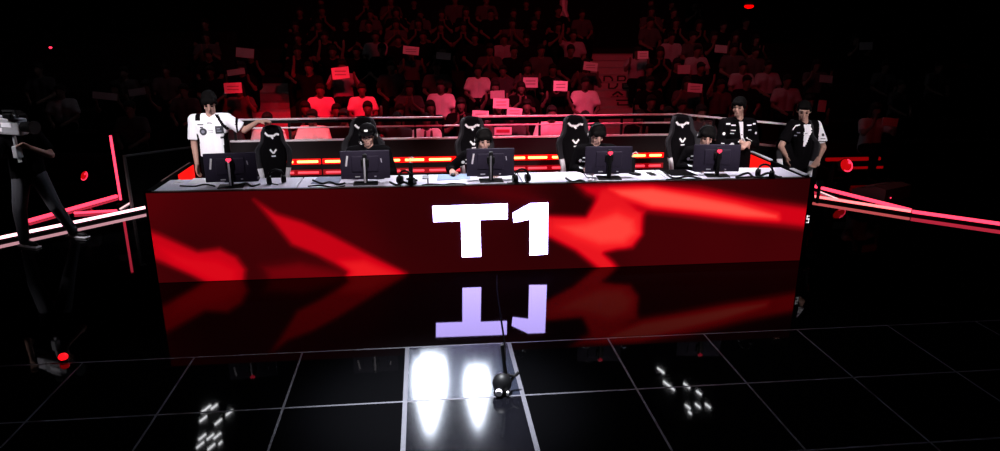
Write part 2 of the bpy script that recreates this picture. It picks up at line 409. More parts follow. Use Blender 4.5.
def add_hand(bm, wr, d, n, side, curl=.4):
    d = V(d).normalized(); n = V(n); n = (n-d*n.dot(d)).normalized(); lat = d.cross(n)*side
    kn = []
    for o, L in ((.033,.068),(.011,.078),(-.011,.072),(-.032,.055)):
        k = wr+d*.088+lat*o; kn.append((k,o,L)); cap(bm, wr+lat*o*.5, .018, k, .0125)
    for k,o,L in kn:
        p = k; a = 0; dd = (d+lat*o*2.2).normalized()
        for i, fr_ in enumerate((.45,.32,.23)):
            a += curl*(.7 if i == 0 else 1); q = p+(dd*math.cos(a)+n*math.sin(a))*L*fr_
            cap(bm, p, .0095-.0008*i, q, .009-.001*i, 8); p = q
    b0 = wr+d*.03+lat*.022; b1 = b0+d*.028+lat*.032+n*.008; b2 = b1+d*.034+lat*.010+n*.014
    cap(bm, b0, .015, b1, .012, 8); cap(bm, b1, .0115, b2, .0095, 8)
HAIR = {
 'short': [((0,.022,.048),(.086,.098,.082)),((0,.07,-.02),(.066,.045,.06)),((-.03,-.066,.075),(.045,.03,.026)),((.03,-.066,.075),(.045,.03,.026)),((-.076,.0,.02),(.016,.03,.04)),((.076,.0,.02),(.016,.03,.04))],
 'fringe': [((0,.022,.05),(.09,.1,.085)),((0,.075,-.02),(.07,.045,.065)),((-.035,-.07,.055),(.045,.03,.036)),((.03,-.07,.055),(.045,.03,.036)),((-.08,-.01,.01),(.016,.034,.05)),((.08,-.01,.01),(.016,.034,.05))],
 'long': [((0,.022,.05),(.09,.1,.085)),((0,.085,-.08),(.085,.05,.14)),((-.08,.02,-.06),(.02,.05,.12)),((.08,.02,-.06),(.02,.05,.12)),((0,-.065,.07),(.07,.03,.03))]}
def person(label, o, jt, outfit, hair='short', head_rot=(0,0,0), vox=.0085, group=None, cat='person', lo=False, hands=(None,None)):
    """jt: joints in metres relative to the root o. Keys: hip, neck, head, sh, el, wr, hj, kn, an, toe; pairs are (viewer left, viewer right)"""
    t = thing('person', label, cat, o, 0, group)
    J = {k: ([V(q) for q in v] if isinstance(v,list) else V(v)) for k,v in jt.items()}
    rot = headm(*head_rot); H = J['head']
    def torso(bm, e, low=0):
        side = (J['sh'][1]-J['sh'][0]).normalized(); up = (J['neck']-J['hip']).normalized()
        hs = (J['hj'][1]-J['hj'][0]).normalized()
        if low: cap(bm, J['hip']-up*low, .105+e, J['hip'].lerp(J['neck'],.5), .10+e)
        for s in (-1,1):
            cap(bm, J['hip']+hs*s*.075-up*low, .098+e, J['hip'].lerp(J['neck'],.5)+side*s*.068, .092+e)
            cap(bm, J['hip'].lerp(J['neck'],.5)+side*s*.068, .092+e, J['hip'].lerp(J['neck'],.76)+side*s*.088, .098+e)
            cap(bm, J['hip'].lerp(J['neck'],.76)+side*s*.088, .095+e, J['sh'][(s+1)//2], .055+e)
            cap(bm, J['neck']-up*.02, .055+e*.5, J['sh'][(s+1)//2], .056+e)
    # body
    bm = BM(); add_head(bm, H, rot, lo); cap(bm, J['neck']-(J['neck']-J['hip']).normalized()*.03, .06, H+rot@V((0,.025,-.05)), .054)
    torso(bm, 0)
    for i in (0,1):
        cap(bm, J['sh'][i], .052, J['el'][i], .04); cap(bm, J['el'][i], .04, J['wr'][i], .027)
        d, n, c = hands[i] if hands[i] else ((J['wr'][i]-J['el'][i]), V((0,-1,-.3)), .45)
        if lo: cap(bm, J['wr'][i], .03, J['wr'][i]+V(d).normalized()*.11, .026)
        else: add_hand(bm, J['wr'][i], d, n, 1 if i == 0 else -1, c)
        cap(bm, J['hj'][i], .088, J['kn'][i], .06); cap(bm, J['kn'][i], .058, J['an'][i], .038)
    body = link('body', remesh(bm, vox, 'body', outfit.get('skin', skin)), t)
    f = lambda p: H+rot@V(p)
    if not lo:
        for s in (-1,1):
            bm = BM(); ell(bm, f((s*.031,-.0845,.004)), (.015,.007,.0065), rot); obj('eye', bm, hairm, body, smooth=True)
            bm = BM(); cap(bm, f((s*.016,-.0925,.027)), .0045, f((s*.048,-.084,.029)), .004, 6); obj('eyebrow', bm, hairm, body, smooth=True)
    if not lo:
        bm = BM(); ell(bm, f((0,-.0895,-.064)), (.022,.008,.0055), rot); obj('mouth', bm, mat('lip_rose', (.20,.07,.07), .5), body, smooth=True)
    if hair:
        bm = BM()
        for c, r in HAIR[hair]: ell(bm, f(c), r, rot, 14, 10)
        link('hair', remesh(bm, .012 if not lo else .02, 'hair', outfit.get('hair', hairm)), t)
    # top
    bm = BM(); torso(bm, .018, outfit.get('hem',.02))
    sl = outfit.get('sleeve','short')
    for i in (0,1):
        if sl == 'short':
            q = J['sh'][i].lerp(J['el'][i], .78); cap(bm, J['sh'][i], .07, J['sh'][i].lerp(J['el'][i],.4), .072); cone(bm, J['sh'][i].lerp(J['el'][i],.3), q, .072, .078, 16)
        else:
            cap(bm, J['sh'][i], .072, J['el'][i], .058); cone(bm, J['el'][i], J['el'][i].lerp(J['wr'][i],.97), .058, .045, 14); ell(bm, J['el'][i], .058)
    top = link(outfit.get('top_name','shirt'), remesh(bm, vox*1.35, 'top', outfit['top']), t)
    # trousers
    bm = BM()
    for i in (0,1):
        cap(bm, J['hj'][i], .105, J['kn'][i], .078); cap(bm, J['kn'][i], .078, J['kn'][i].lerp(J['an'][i],.96), .062)
    cap(bm, J['hj'][0], .108, J['hj'][1], .108)
    link('trousers', remesh(bm, vox*1.5, 'trousers', outfit.get('legs', blkf)), t)
    for i in (0,1):
        d = J['toe'][i]-J['an'][i]; d.z = 0; d = d.normalized(); a = J['an'][i]
        bm = BM(); cap(bm, a+V((0,0,-.03))-d*.035, .04, a+d*.13+V((0,0,-.045)), .034); cap(bm, a+d*.1+V((0,0,-.045)), .038, a+d*.17+V((0,0,-.05)), .028); cap(bm, a-d*.02+V((0,0,-.02)), .045, a+V((0,0,.03)), .045)
        sh = link('shoe', remesh(bm, .014, 'shoe', outfit.get('shoe', blk)), t)
        if outfit.get('sole'):
            bm = BM(); box(bm, (0,.06,0), (.085,.3,.022), bev=.009)
            so = obj('sole', bm, outfit['sole'], sh); so.rotation_euler = (0,0,math.atan2(-d.x, d.y)); so.location = a+V((0,0,-.077))
    return t, top, body, J, rot
def paint(top, fn):
    for p in top.data.polygons: p.material_index = fn(p.center, p.normal)
def decal(parent, name, polys, m, dirv=(0,1,0), org=(0,0,0), rotz=0, off=.004):
    """flat printed shapes laid onto parent's surface: polygons in (x,z), cast along dirv"""
    me = parent.data; bvh = BVHTree.FromPolygons([v.co for v in me.vertices], [p.vertices[:] for p in me.polygons])
    bm = BM(); d = V(dirv).normalized(); side = V((d.y,-d.x,0))
    for poly in polys:
        b2 = BM(); f = b2.faces.new([b2.verts.new((x,0,z)) for x,z in poly])
        bmesh.ops.triangulate(b2, faces=b2.faces[:]); bmesh.ops.subdivide_edges(b2, edges=b2.edges[:], cuts=3, use_grid_fill=True)
        mp = {}; ok = True
        for v in b2.verts:
            src = V(org)+side*v.co.x+V((0,0,v.co.z))-d*1.0
            h = bvh.ray_cast(src, d, 2)
            mp[v] = (h[0]-d*off) if h[0] is not None else None
        vm = {v: bm.verts.new(q) for v,q in mp.items() if q is not None}
        for f in b2.faces:
            if all(v in vm for v in f.verts): bm.faces.new([vm[v] for v in f.verts])
        b2.free()
    return obj(name, bm, m, parent)
def rect(x0,z0,x1,z1): return [(x0,z0),(x1,z0),(x1,z1),(x0,z1)]
def circ(x,z,r,n=14,r2=None): return [(x+r*math.cos(2*PI*k/n), z+(r2 or r)*math.sin(2*PI*k/n)) for k in range(n)]
wprint = mat('white_print', (.8,.78,.8), .6); dprint = mat('dark_print', (.03,.03,.04), .7); gprint = mat('grey_print', (.2,.2,.25), .7)

# -- the player standing at far left
o = V((-3.31,1.38,RZ))
t, top, body, J, rot = person('person in white jersey standing at the left with one hand on a chair', o, dict(
    hip=(.0,.02,.93), neck=(.01,.0,1.385), head=(.03,-.06,1.555), sh=[(-.19,.0,1.345),(.20,-.02,1.355)], el=[(-.215,-.02,1.06),(.38,.03,1.215)],
    wr=[(-.175,-.14,.86),(.585,-.11,1.335)], hj=[(-.09,0,.88),(.09,0,.88)], kn=[(-.1,-.02,.47),(.11,-.03,.47)], an=[(-.11,.03,.08),(.12,.03,.08)], toe=[(-.14,-.2,.05),(.16,-.2,.05)]),
    dict(top=[white, blkf], top_name='jersey', hem=.04), 'fringe', (R(8), R(30), 0), hands=(((.02,-.03,-1),(1,-.2,0),.35),((.9,-.12,.1),(0,.15,-1),.3)))
def p1(c, n):
    ax = abs(c.x)
    if ax > .125 and c.z < 1.2 and ax < .2 and c.y > -.07: return 1          # side panels
    u = (1.40-c.z)/.16                                                # raglan bands down from the collar
    if c.x > 0 and -.1 < u < 1.05 and abs(c.x-(.105+.10*u)) < .022: return 1
    if c.x < 0 and c.z > 1.345 and .10 < ax < .155: return 1
    if ax > .26 and c.x > .3 and c.x < .33: return 1
    if c.x < -.2 and c.z < 1.125: return 1
    return 0
paint(top, p1); t.scale = (1,1,1.045)
decal(top, 'round_emblem', [circ(-.07,1.225,.042)], dprint); decal(top, 'emblem_ring', [circ(-.07,1.225,.02)], gprint, off=.008)
decal(top, 'chest_badge', [rect(.075,1.20,.165,1.29)], dprint); decal(top, 'badge_mark', [rect(.095,1.225,.145,1.237), rect(.095,1.252,.13,1.265)], gprint, off=.008)
decal(top, 'print_bars', [rect(-.13,1.30,-.06,1.312), rect(-.1,1.268,-.065,1.282), rect(-.02,1.315,.04,1.325), rect(-.01,1.235,.045,1.24), rect(-.01,1.215,.045,1.22), rect(.12,1.14,.15,1.165)], dprint)
# -- seated players
def seated(label, x, dy=0, lean=.12, headz=1.355, hx=0, hrot=(0,0,0), hair='short', wr=None, el=None, hands=(None,None), outfit=None, y=.87):
    o = V((x,y,RZ)); hz = headz-RZ
    return person(label, o, dict(hip=(0,.08,.60), neck=(hx*.7,.06-lean,hz-.155), head=(hx,.02-lean,hz), sh=[(-.19+hx*.6,.06-lean,hz-.20),(.19+hx*.6,.06-lean,hz-.20)],
        el=el or [(-.27,-.13,.86),(.27,-.13,.86)], wr=wr or [(-.17,-.33,.885),(.17,-.33,.885)], hj=[(-.10,.02,.58),(.10,.02,.58)],
        kn=[(-.13,-.40,.56),(.13,-.40,.56)], an=[(-.13,-.42,.09),(.13,-.42,.09)], toe=[(-.14,-.6,.05),(.14,-.6,.05)]), outfit or dict(top=[blkf, white], sleeve='long', top_name='jacket', hem=.0),
        hair, hrot, hands=hands)
flat = ((.1,-1,-.05),(0,0,-1),.25)
def headset(t, H, rot, mic=True):
    f = lambda p: H+rot@V(p)
    bm = BM(); tube(bm, [f((.098*math.cos(a), .012, .02+.118*math.sin(a))) for a in [PI*k/12 for k in range(13)]], .011)
    hs = obj('headset', bm, blk, t, smooth=True)
    for s in (-1,1):
        bm = BM(); cone(bm, f((s*.078,.012,-.005)), f((s*.108,.012,-.005)), .042, .036, 14); obj('ear_cup', bm, blk, hs, smooth=True)
        bm = BM(); cone(bm, f((s*.108,.012,-.005)), f((s*.111,.012,-.005)), .016, n=10); obj('cup_badge', bm, wprint, hs)
    if mic:
        bm = BM(); tube(bm, [f((-.1,-.01,-.03)), f((-.085,-.07,-.065)), f((-.04,-.112,-.075))], .005, 6); ell(bm, f((-.035,-.113,-.075)), .011); obj('boom_mic', bm, blk, hs)
def marks(top, arm, chest=True, col=wprint):
    P_ = []
    for s in (-1,1):
        P_ += [rect(s*.14-.03, .99+RZ-.15, s*.14+.03, 1.005), rect(s*.15-.025, .94, s*.15+.03, .955), rect(s*.1-.014,.895,s*.1+.016,.915)]
    P_ += [circ(-.2,.965,.02), circ(.2,.985,.018), rect(-.235,.90,-.2,.915), rect(.2,.91,.24,.925)]
    decal(top, 'sponsor_print', P_, col)
# player two: cap and headset
t, top, body, J, rot = seated('person in black cap and headset seated behind the second monitor', -1.40, headz=1.44, hrot=(R(-4),R(10),0), hair='short', y=.89)
H = J['head']; f = lambda p: H+rot@V(p)
bm = BM(); ell(bm, f((0,.015,.058)), (.096,.108,.085), rot, 18, 12)
capo = link('cap', remesh(bm, .01, 'cap', blkf), t)
bm = BM(); prism(bm, [(.085*math.cos(a), -.07-.095*math.sin(a)) for a in [PI*k/10 for k in range(11)]], lambda u,v,w: f((u, v, .062+w-.5*u*u-.25*(abs(v)-.07))), 0, .006); obj('brim', bm, blkf, capo)
bm = BM(); box(bm, f((0,-.102,.09)), (.04,.008,.022)); obj('front_patch', bm, wprint, capo)
headset(t, H, rot); marks(top, 0)
# player three: head forward, hand on mouse
t, top, body, J, rot = seated('person in black jacket and headset with one hand on a mouse, seated at centre', -.10, headz=1.375, hx=.05, lean=.16, hrot=(R(6),R(14),0), hair='fringe',
    el=[(-.35,-.06,.87),(.25,-.15,.87)], wr=[(-.335,-.27,.89),(.14,-.34,.88)], hands=(((.05,-1,-.1),(0,0,-1),.35),flat))
headset(t, J['head'], rot); marks(top, 0)
P3 = t.location + J['wr'][0]
# player four: bowed head
t, top, body, J, rot = seated('person with bowed dark hair seated behind fourth monitor', 1.30, headz=1.425, hx=.0, lean=.16, hrot=(R(4),R(30),0), hair='fringe', y=.85)
headset(t, J['head'], rot, False); marks(top, 0)
# player five: leaning
t, top, body, J, rot = seated('person leaning towards the rightmost monitor with face half hidden', 2.63, headz=1.385, hx=.02, lean=.18, hrot=(R(-14),R(22),R(6)), hair='fringe', y=.85)
headset(t, J['head'], rot, False); marks(top, 0)
# coach
o = V((3.32,1.34,RZ))
t, top, body, J, rot = person('person in patched black jacket over white shirt standing with clasped hands', o, dict(
    hip=(.04,.03,.88), neck=(.02,.02,1.325), head=(-.01,-.02,1.50), sh=[(-.185,-.01,1.285),(.21,.03,1.275)], el=[(-.235,-.05,1.02),(.275,.0,1.0)],
    wr=[(-.03,-.21,1.08),(.075,-.225,1.06)], hj=[(-.05,.03,.83),(.13,.03,.83)], kn=[(-.06,0,.45),(.15,0,.45)], an=[(-.07,.04,.08),(.16,.04,.08)], toe=[(-.1,-.2,.05),(.2,-.2,.05)]),
    dict(top=[blkf, white], sleeve='long', top_name='jacket', hem=.03), 'fringe', (R(-38), R(6), 0), hands=(((.7,-.35,-.3),(0,.3,-1),.5),((-.7,-.35,-.2),(0,.5,-1),.6)))
decal(top, 'shirt_front', [[(-.005,1.31),(.055,1.31),(.06,1.05),(.035,1.03)]], white)
decal(top, 'sponsor_print', [rect(-.19,1.28,-.13,1.30),rect(-.12,1.265,-.06,1.28),rect(-.12,1.20,-.06,1.212),rect(-.12,1.16,-.075,1.172),circ(-.21,1.165,.02),rect(.1,1.26,.17,1.275),rect(.12,1.20,.165,1.212),rect(.19,1.27,.23,1.29),
    circ(.115,1.1,.014),circ(-.13,1.045,.02),rect(-.16,1.03,-.1,1.042),rect(-.075,1.075,-.02,1.09),circ(.245,1.16,.016),rect(-.245,1.04,-.21,1.05)], wprint)
# person standing at far right over a chair
o = V((4.22,1.32,0))
t, top, body, J, rot = person('person in white and black jersey at the far right looking down beside desk', o, dict(
    hip=(.10,.05,.94), neck=(.0,.0,1.43), head=(-.05,-.06,1.60), sh=[(-.17,-.02,1.40),(.20,.03,1.385)], el=[(-.33,-.1,1.14),(.30,-.04,1.10)],
    wr=[(-.335,-.27,1.05),(.14,-.22,.98)], hj=[(.0,.05,.89),(.19,.05,.89)], kn=[(.0,.02,.47),(.2,.02,.47)], an=[(-.02,.07,.08),(.22,.07,.08)], toe=[(-.05,-.2,.05),(.25,-.2,.05)]),
    dict(top=[white, blkf], top_name='jersey', hem=.04), 'short', (R(-26), R(20), 0), hands=(((-.05,-.5,-.8),(1,-.2,0),.4),((-.55,-.2,-.75),(-.4,-.2,-.2),.5)))
def p2(c, n):
    if c.x < .2 and not (1.13 < c.z < 1.42 and abs(c.x-.035+.12*(1.42-c.z)) < .012+.26*(c.z-1.13)*(1.0 if c.z < 1.33 else .75)): return 1
    if c.z > 1.36 and c.x > .1 and c.x < .2: return 1
    if c.x > .2 and c.z < 1.165: return 1
    if c.x > .2 and 1.185 < c.z < 1.2: return 1
    return 0
paint(top, p2)
decal(top, 'sleeve_print', [circ(.25,1.28,.02), rect(.22,1.225,.28,1.235)], dprint)
decal(top, 'white_piping', [[(-.205,1.36),(-.16,1.415),(-.155,1.40),(-.195,1.35)], [(-.16,1.415),(-.09,1.425),(-.09,1.41),(-.155,1.40)]], wprint)
decal(top, 'chest_print', [rect(-.13,1.31,-.09,1.325), rect(-.15,1.27,-.12,1.285), rect(-.02,1.3,.03,1.31)], gprint)
# camera operator
G = atz(30,246,0); o = V((G.x+.12, G.y, 0))
jean = mat('grey_jeans', (.05,.05,.06), .9)
t, top, body, J, rot = person('camera operator in black clothes with white soled shoes at the far left', o, dict(
    hip=(.0,.05,.93), neck=(.04,.0,1.40), head=(.07,-.04,1.56), sh=[(-.12,-.12,1.36),(.16,.1,1.36)], el=[(-.2,-.3,1.15),(.32,.02,1.14)],
    wr=[(-.16,-.36,1.4),(.2,-.2,1.28)], hj=[(-.07,.02,.88),(.09,.08,.88)], kn=[(-.12,-.06,.49),(.2,.12,.48)], an=[(-.16,-.02,.09),(.26,.32,.09)], toe=[(.1,-.12,.05),(.5,.25,.05)]),
    dict(top=[blkf], top_name='shirt', legs=jean, sole=whitep, hem=.04), 'short', (R(40), R(6), 0))
# ---- shoulder camera the operator holds
C0 = at(12,126,o.y-.25)
t = thing('video_camera', 'pale grey broadcast camera on the shoulder of the operator at far left', 'camera', C0, R(-25))
cg = mat('camera_grey', (.33,.33,.35), .5)
bm = BM(); box(bm, (0,0,0), (.36,.13,.19), bev=.02); box(bm, (-.02,0,.11), (.22,.08,.03), bev=.008); cb = obj('camera_body', bm, cg, t)
bm = BM(); cone(bm, (.17,0,.0), (.33,0,.0), .055, .065, 18); cone(bm, (.33,0,0), (.36,0,0), .075, .075, 18); obj('lens', bm, blk, t)
bm = BM(); tube(bm, [(-.12,0,.1),(-.1,0,.17),(.08,0,.18),(.12,0,.1)], .014); obj('carry_handle', bm, blk, t)
bm = BM(); box(bm, (.1,-.09,.13), (.11,.05,.06), bev=.01); box(bm, (.04,-.09,.13), (.03,.045,.055), bev=.008); obj('viewfinder', bm, blk, t)
bm = BM(); box(bm, (-.25,0,-.01), (.13,.11,.16), bev=.012); obj('battery', bm, silver, t)
bm = BM(); tube(bm, [(0,0,-.09),(0,0,-.3),(.05,-.02,-.42)], .02); box(bm, (.02,-.01,-.3), (.07,.08,.14), bev=.01); obj('support_arm', bm, cg, t)
bm = BM(); box(bm, (.0,-.068,.02), (.16,.006,.05)); box(bm, (-.1,-.068,-.04), (.05,.006,.04)); obj('control_plate', bm, whitep, cb)

# ------------------------------------------------------------------ things on the desk
Z = DH
def mini(name, label, cat, loc, rotz, group=None): return thing(name, label, cat, loc, rotz, group)
def desk_headset(label, px, py, rz):
    p = atz(px, py, Z); t = mini('headset', label, 'headset', p, rz, 'black headsets lying on the desk')
    bm = BM(); tube(bm, [(.085*math.cos(a), .02+.0*a, .07+.085*math.sin(a)) for a in [PI*k/10 for k in range(11)]], .012); obj('headband', bm, blk, t, smooth=True)
    for s in (-1,1):
        bm = BM(); cone(bm, (s*.055,.02,.048), (s*.1,.02,.048), .047, .04, 16); e_ = obj('ear_cup', bm, blk, t, smooth=True)
        bm = BM(); cone(bm, (s*.1,.02,.048), (s*.104,.02,.048), .02, n=10); obj('cup_badge', bm, grey, e_)
    bm = BM(); tube(bm, [(-.08,.0,.035),(-.05,-.06,.02),(.0,-.09,.012)], .005, 6); obj('boom_mic', bm, blk, t)
    return t
desk_headset('black headset on the desk in front of the empty chair', 277, 184, R(20))
desk_headset('black headset right of the second monitor', 405, 185, R(-30))
desk_headset('black headset right of the centre monitor', 522, 183, R(15))
desk_headset('black headset near the right end of the desk', 764, 178, R(-40))
def kb(label, x, y, rz, m):
    t = mini('keyboard', label, 'keyboard', (x,y,Z), rz, 'keyboards behind the monitors')
    bm = BM(); box(bm, (0,0,.012), (.36,.13,.02), bev=.004); obj('case', bm, m, t)
    bm = BM()
    for r_ in range(4):
        for c_ in range(13): box(bm, (-.162+.027*c_, -.045+.03*r_, .026), (.022,.024,.010))
    obj('keys', bm, blk if m is not blk else grey, t)
kb('keyboard behind the leftmost monitor', -2.78, .49, R(4), blk); kb('keyboard behind the second monitor', -1.38, .5, R(-6), blk)
kb('keyboard behind the centre monitor', .02, .5, R(5), blk); kb('keyboard behind the fourth monitor', 1.34, .5, R(-4), blk); kb('keyboard behind the rightmost monitor', 2.62, .5, R(-8), blk)
def mouse(label, p, rz, m):
    t = mini('computer_mouse', label, 'mouse', p, rz, 'computer mice on the desk')
    bm = BM(); ell(bm, (0,0,.016), (.031,.058,.022), None, 14, 8); obj('shell', bm, m, t, smooth=True)
    bm = BM(); cone(bm, (-.004,-.03,.034), (.004,-.03,.034), .008, n=10); obj('wheel', bm, grey, t)
mouse('mouse under the hand of the player at centre', (P3.x+.005, P3.y-.105, Z), R(4), blk)
p = atz(592,182,Z); mouse('white mouse at the front of the fourth monitor', p, R(60), whitep)
def flatthing(name, label, cat, pts, m, h=.006, z=Z):
    c = V((sum(q[0] for q in pts)/len(pts), sum(q[1] for q in pts)/len(pts), 0))
    bm = BM(); prism(bm, [(x-c.x,y-c.y) for x,y in pts], lambda u,v,w: (u,v,w), 0, h)
    return tag(obj(name, bm, m, None, (c.x,c.y,z)), label, cat)
def deskpts(pp): return [tuple(atz(x,y,Z)[:2]) for x,y in pp]
flatthing('mouse_pad', 'pale blue mouse pad left of the centre monitor', 'mouse pad', [(-.62,.30),(-.24,.33),(-.24,.585),(-.60,.57)], blued)
flatthing('mouse_pad', 'greyish blue mouse pad left of the second monitor', 'mouse pad', [(-2.0,.25),(-1.70,.25),(-1.68,.57),(-1.97,.57)], mat('grey_blue_cloth', (.2,.22,.32), .9))
flatthing('mouse_pad', 'dark mouse pad before the seated player nearest the coach', 'mouse pad', [(2.1,.27),(2.40,.25),(2.36,.58),(2.05,.58)], blkf)
flatthing('paper_sheet', 'white paper sheet below the red glow at the desk left end', 'paper', deskpts([(187,184),(220,184),(206,178.5),(194,178.5)]), whitep, .004)
flatthing('phone', 'small pale phone at the far left edge of the desk', 'phone', deskpts([(173,184),(184,182),(180,180),(176,181)]), rim, .01)
flatthing('paper_sheet', 'pale paper sheet at the right end of desk by the side wall', 'paper', deskpts([(738,174),(762,172),(757,168),(738,168)]), whitep, .004)
flatthing('phone', 'dark phone between the second and centre monitors', 'phone', [(-.78,.38),(-.71,.38),(-.71,.53),(-.78,.53)], grey, .009)
flatthing('phone', 'phone lying right of the fourth monitor', 'phone', [(1.86,.3),(1.93,.31),(1.91,.46),(1.84,.45)], blk, .009)
# small stands beside the players
def mic_stand(label, x, y):
    t = mini('desk_microphone', label, 'microphone', (x,y,Z), 0)
    bm = BM(); box(bm, (0,-.03,.012), (.07,.14,.022), rot=(0,0,R(30)), bev=.006); obj('stand_base', bm, blk, t)
    bm = BM(); box(bm, (-.01,.02,.1), (.05,.03,.19), bev=.008); obj('stand_post', bm, blk, t)
    bm = BM(); tube(bm, [(-.01,.02,.19),(-.03,.02,.24),(.01,.01,.26),(.03,.0,.24)], .008, 6); obj('gooseneck', bm, silver, t)
p = atz(634,174,Z); mic_stand('small black microphone stand right of the fourth monitor', p.x, p.y)
p = atz(412,180,Z); mic_stand('small black microphone stand right of the second monitor', p.x, p.y)
def cable(label, pp, r=.008):
    pts = [atz(x,y,Z)+V((0,0,r)) for x,y in pp]
    for q in pts: q.y = max(q.y, .045)
    for q, d_ in zip(pts, range(len(pts))): q.y += .004*(d_ % 2)
    sm = []
    for i in range(len(pts)-1):
        a = pts[max(i-1,0)]; b_ = pts[i]; c = pts[i+1]; d = pts[min(i+2,len(pts)-1)]
        for k in range(5):
            u = k/5; sm.append(.5*((2*b_)+(c-a)*u+(2*a-5*b_+4*c-d)*u*u+(3*b_-a-3*c+d)*u**3))
    sm.append(pts[-1]); org = sm[0].copy()
    bm = BM(); tube(bm, [q-org for q in sm], r, 6); o_ = obj('desk_cable', bm, blk, None, org, smooth=True)
    tag(o_, label, 'cable')
cable('black cable curling on the desk left of the leftmost monitor', [(180,186.5),(195,187),(205,185),(215,187)])
cable('black cable on the desk below the empty chair', [(236,187),(246,184),(252,187),(260,185)], .010)
cable('upper black cable on the desk left of second monitor', [(313,181),(322,184.5),(330,183),(338,185.5),(345,184)], .011)
cable('lower black cable on the desk left of second monitor', [(308,187),(320,186),(334,188),(345,186.5)])
cable('black cable on the desk right of the second monitor', [(390,183),(397,186),(404,183),(411,187),(416,184)], .012)
cable('thin black cable on the desk between second and centre monitors', [(422,187),(430,185),(444,186),(452,184.5),(466,186)], .009)
cable('black cable on the desk right of the centre monitor', [(507,184),(515,187),(522,184),(530,186)], .010)
cable('outer black cable on the desk left of the fourth monitor', [(566,179),(573,183),(580,181),(588,186)], .011)
cable('inner black cable on the desk left of the fourth monitor', [(568,185),(578,184),(590,186.5)], .008)
cable('upper black cable on the desk left of the rightmost monitor', [(664,173),(674,179),(688,177),(702,180)], .010)
cable('lower black cable on the desk left of the rightmost monitor', [(668,182),(680,179.5),(690,183),(706,182)], .009)
cable('upper black cable on the desk at its right end', [(736,178),(748,174),(756,179),(768,174),(778,178)], .012)
cable('lower black cable on the desk at its right end', [(740,181),(752,178),(764,181),(776,179),(788,181)], .012)

# ------------------------------------------------------------------ crowd barrier behind the players
BY = 2.8
wallm = mat('barrier_panel_black', (.009,.006,.007), .75, spec=.15)
railm = mat('barrier_rail_steel', (.8,.72,.75), .5, .2)
bar = thing('crowd_barrier', 'long black barrier wall with two rows of red LED bars behind players', 'barrier', (0,BY,0))
def lx(px, y=140, Y=BY): return at(px, y, Y).x
xl, xr = -3.49, 3.0
bm = BM(); box(bm, ((xl+xr)/2,.03,.52), (xr-xl,.05,1.03)); obj('panel', bm, wallm, bar)
bm = BM(); box(bm, ((xl+xr)/2,.02,1.045), (xr-xl,.06,.022)); obj('cap_edge', bm, railm, bar)
for a, b_ in ((232,443),(478,676)):
    x0, x1 = lx(a,118), lx(b_,116)
    bm = BM(); box(bm, ((x0+x1)/2,.02,1.35), (x1-x0,.045,.024), bev=.004); obj('top_rail', bm, railm, bar)
    bm = BM(); box(bm, ((x0+x1)/2,.045,1.31), (x1-x0,.03,.04)); obj('rail_body', bm, blk, bar)
bm = BM(); tube(bm, [(lx(205,126),.03,1.225),(xr,.03,1.225)], .013, 8); obj('mid_rail', bm, railm, bar)
for px in (234,289,350,415,443,478,540,622,675):
    bm = BM(); box(bm, (lx(px,126),.035,1.19), (.035,.03,.3)); obj('post', bm, blk, bar)
DASH = [(289,293),(297,318),(325,342),(349,371),(378,400),(405,424),(429,451),(455,480),(484,508),(513,525),(528,547),(552,565),(570,590),(596,617),(629,645),(649,661)]
for a, b_ in DASH:
    for z, zh, m_ in ((.735,.052,led_amber),(.575,.05,led_low)):
        x0, x1 = lx(a,158), lx(b_,158)
        bm = BM(); box(bm, ((x0+x1)/2,-.012,z), (x1-x0,.03,zh*.62), bev=.008); lb = obj('led_bar', bm, m_, bar)
        bm = BM(); box(bm, ((x0+x1)/2,.0,z), (x1-x0+.075,.016,zh*1.5)); obj('led_halo', bm, led_glow if m_ is led_amber else mat('halo_dim_red', (.05,0,0), .5, emit=(1,.0,.01), es=.3), lb)  # backing plate emits red to imitate the halo around each bar
def wing(label, A, B, rail, hgt=1.06):
    A = V((A[0],A[1],0)); B = V((B[0],B[1],0)); d = B-A; L = d.length
    t = thing('barrier_wing', label, 'barrier', A, math.atan2(d.y, d.x))
    bm = BM(); box(bm, (L/2,0,hgt/2-.01), (L,.05,hgt-.03)); obj('panel', bm, deep, t)
    em = mat('dull_grey_edge', (.09,.085,.085), .5)
    bm = BM(); box(bm, (L/2,0,hgt-.015), (L,.06,.022)); obj('cap_edge', bm, em if not rail else mat('dull_rose_edge', (.22,.10,.10), .5), t)
    bm = BM(); box(bm, (L+.0,-.0,hgt/2), (.03,.06,hgt-.01)); obj('end_post', bm, em, t)
    if rail:
        bm = BM(); box(bm, (L/2,0,1.36), (L,.045,.022)); obj('top_rail', bm, railm, t)
        for q in (L*.35, L*.68, L-.02): 
            bm = BM(); box(bm, (q,0,1.2), (.03,.03,.3)); obj('post', bm, blk, t)
pa, pb = atz(196,145.5,.84), atz(124,155,.84)
wing('dark barrier wing panel with thin grey edge left of the standing player', (pa.x,pa.y), (pb.x,pb.y), False, .84)
wing('dark angled barrier wing with steel rail between coach and right stander', (3.03,2.80), (4.22,1.62), True)

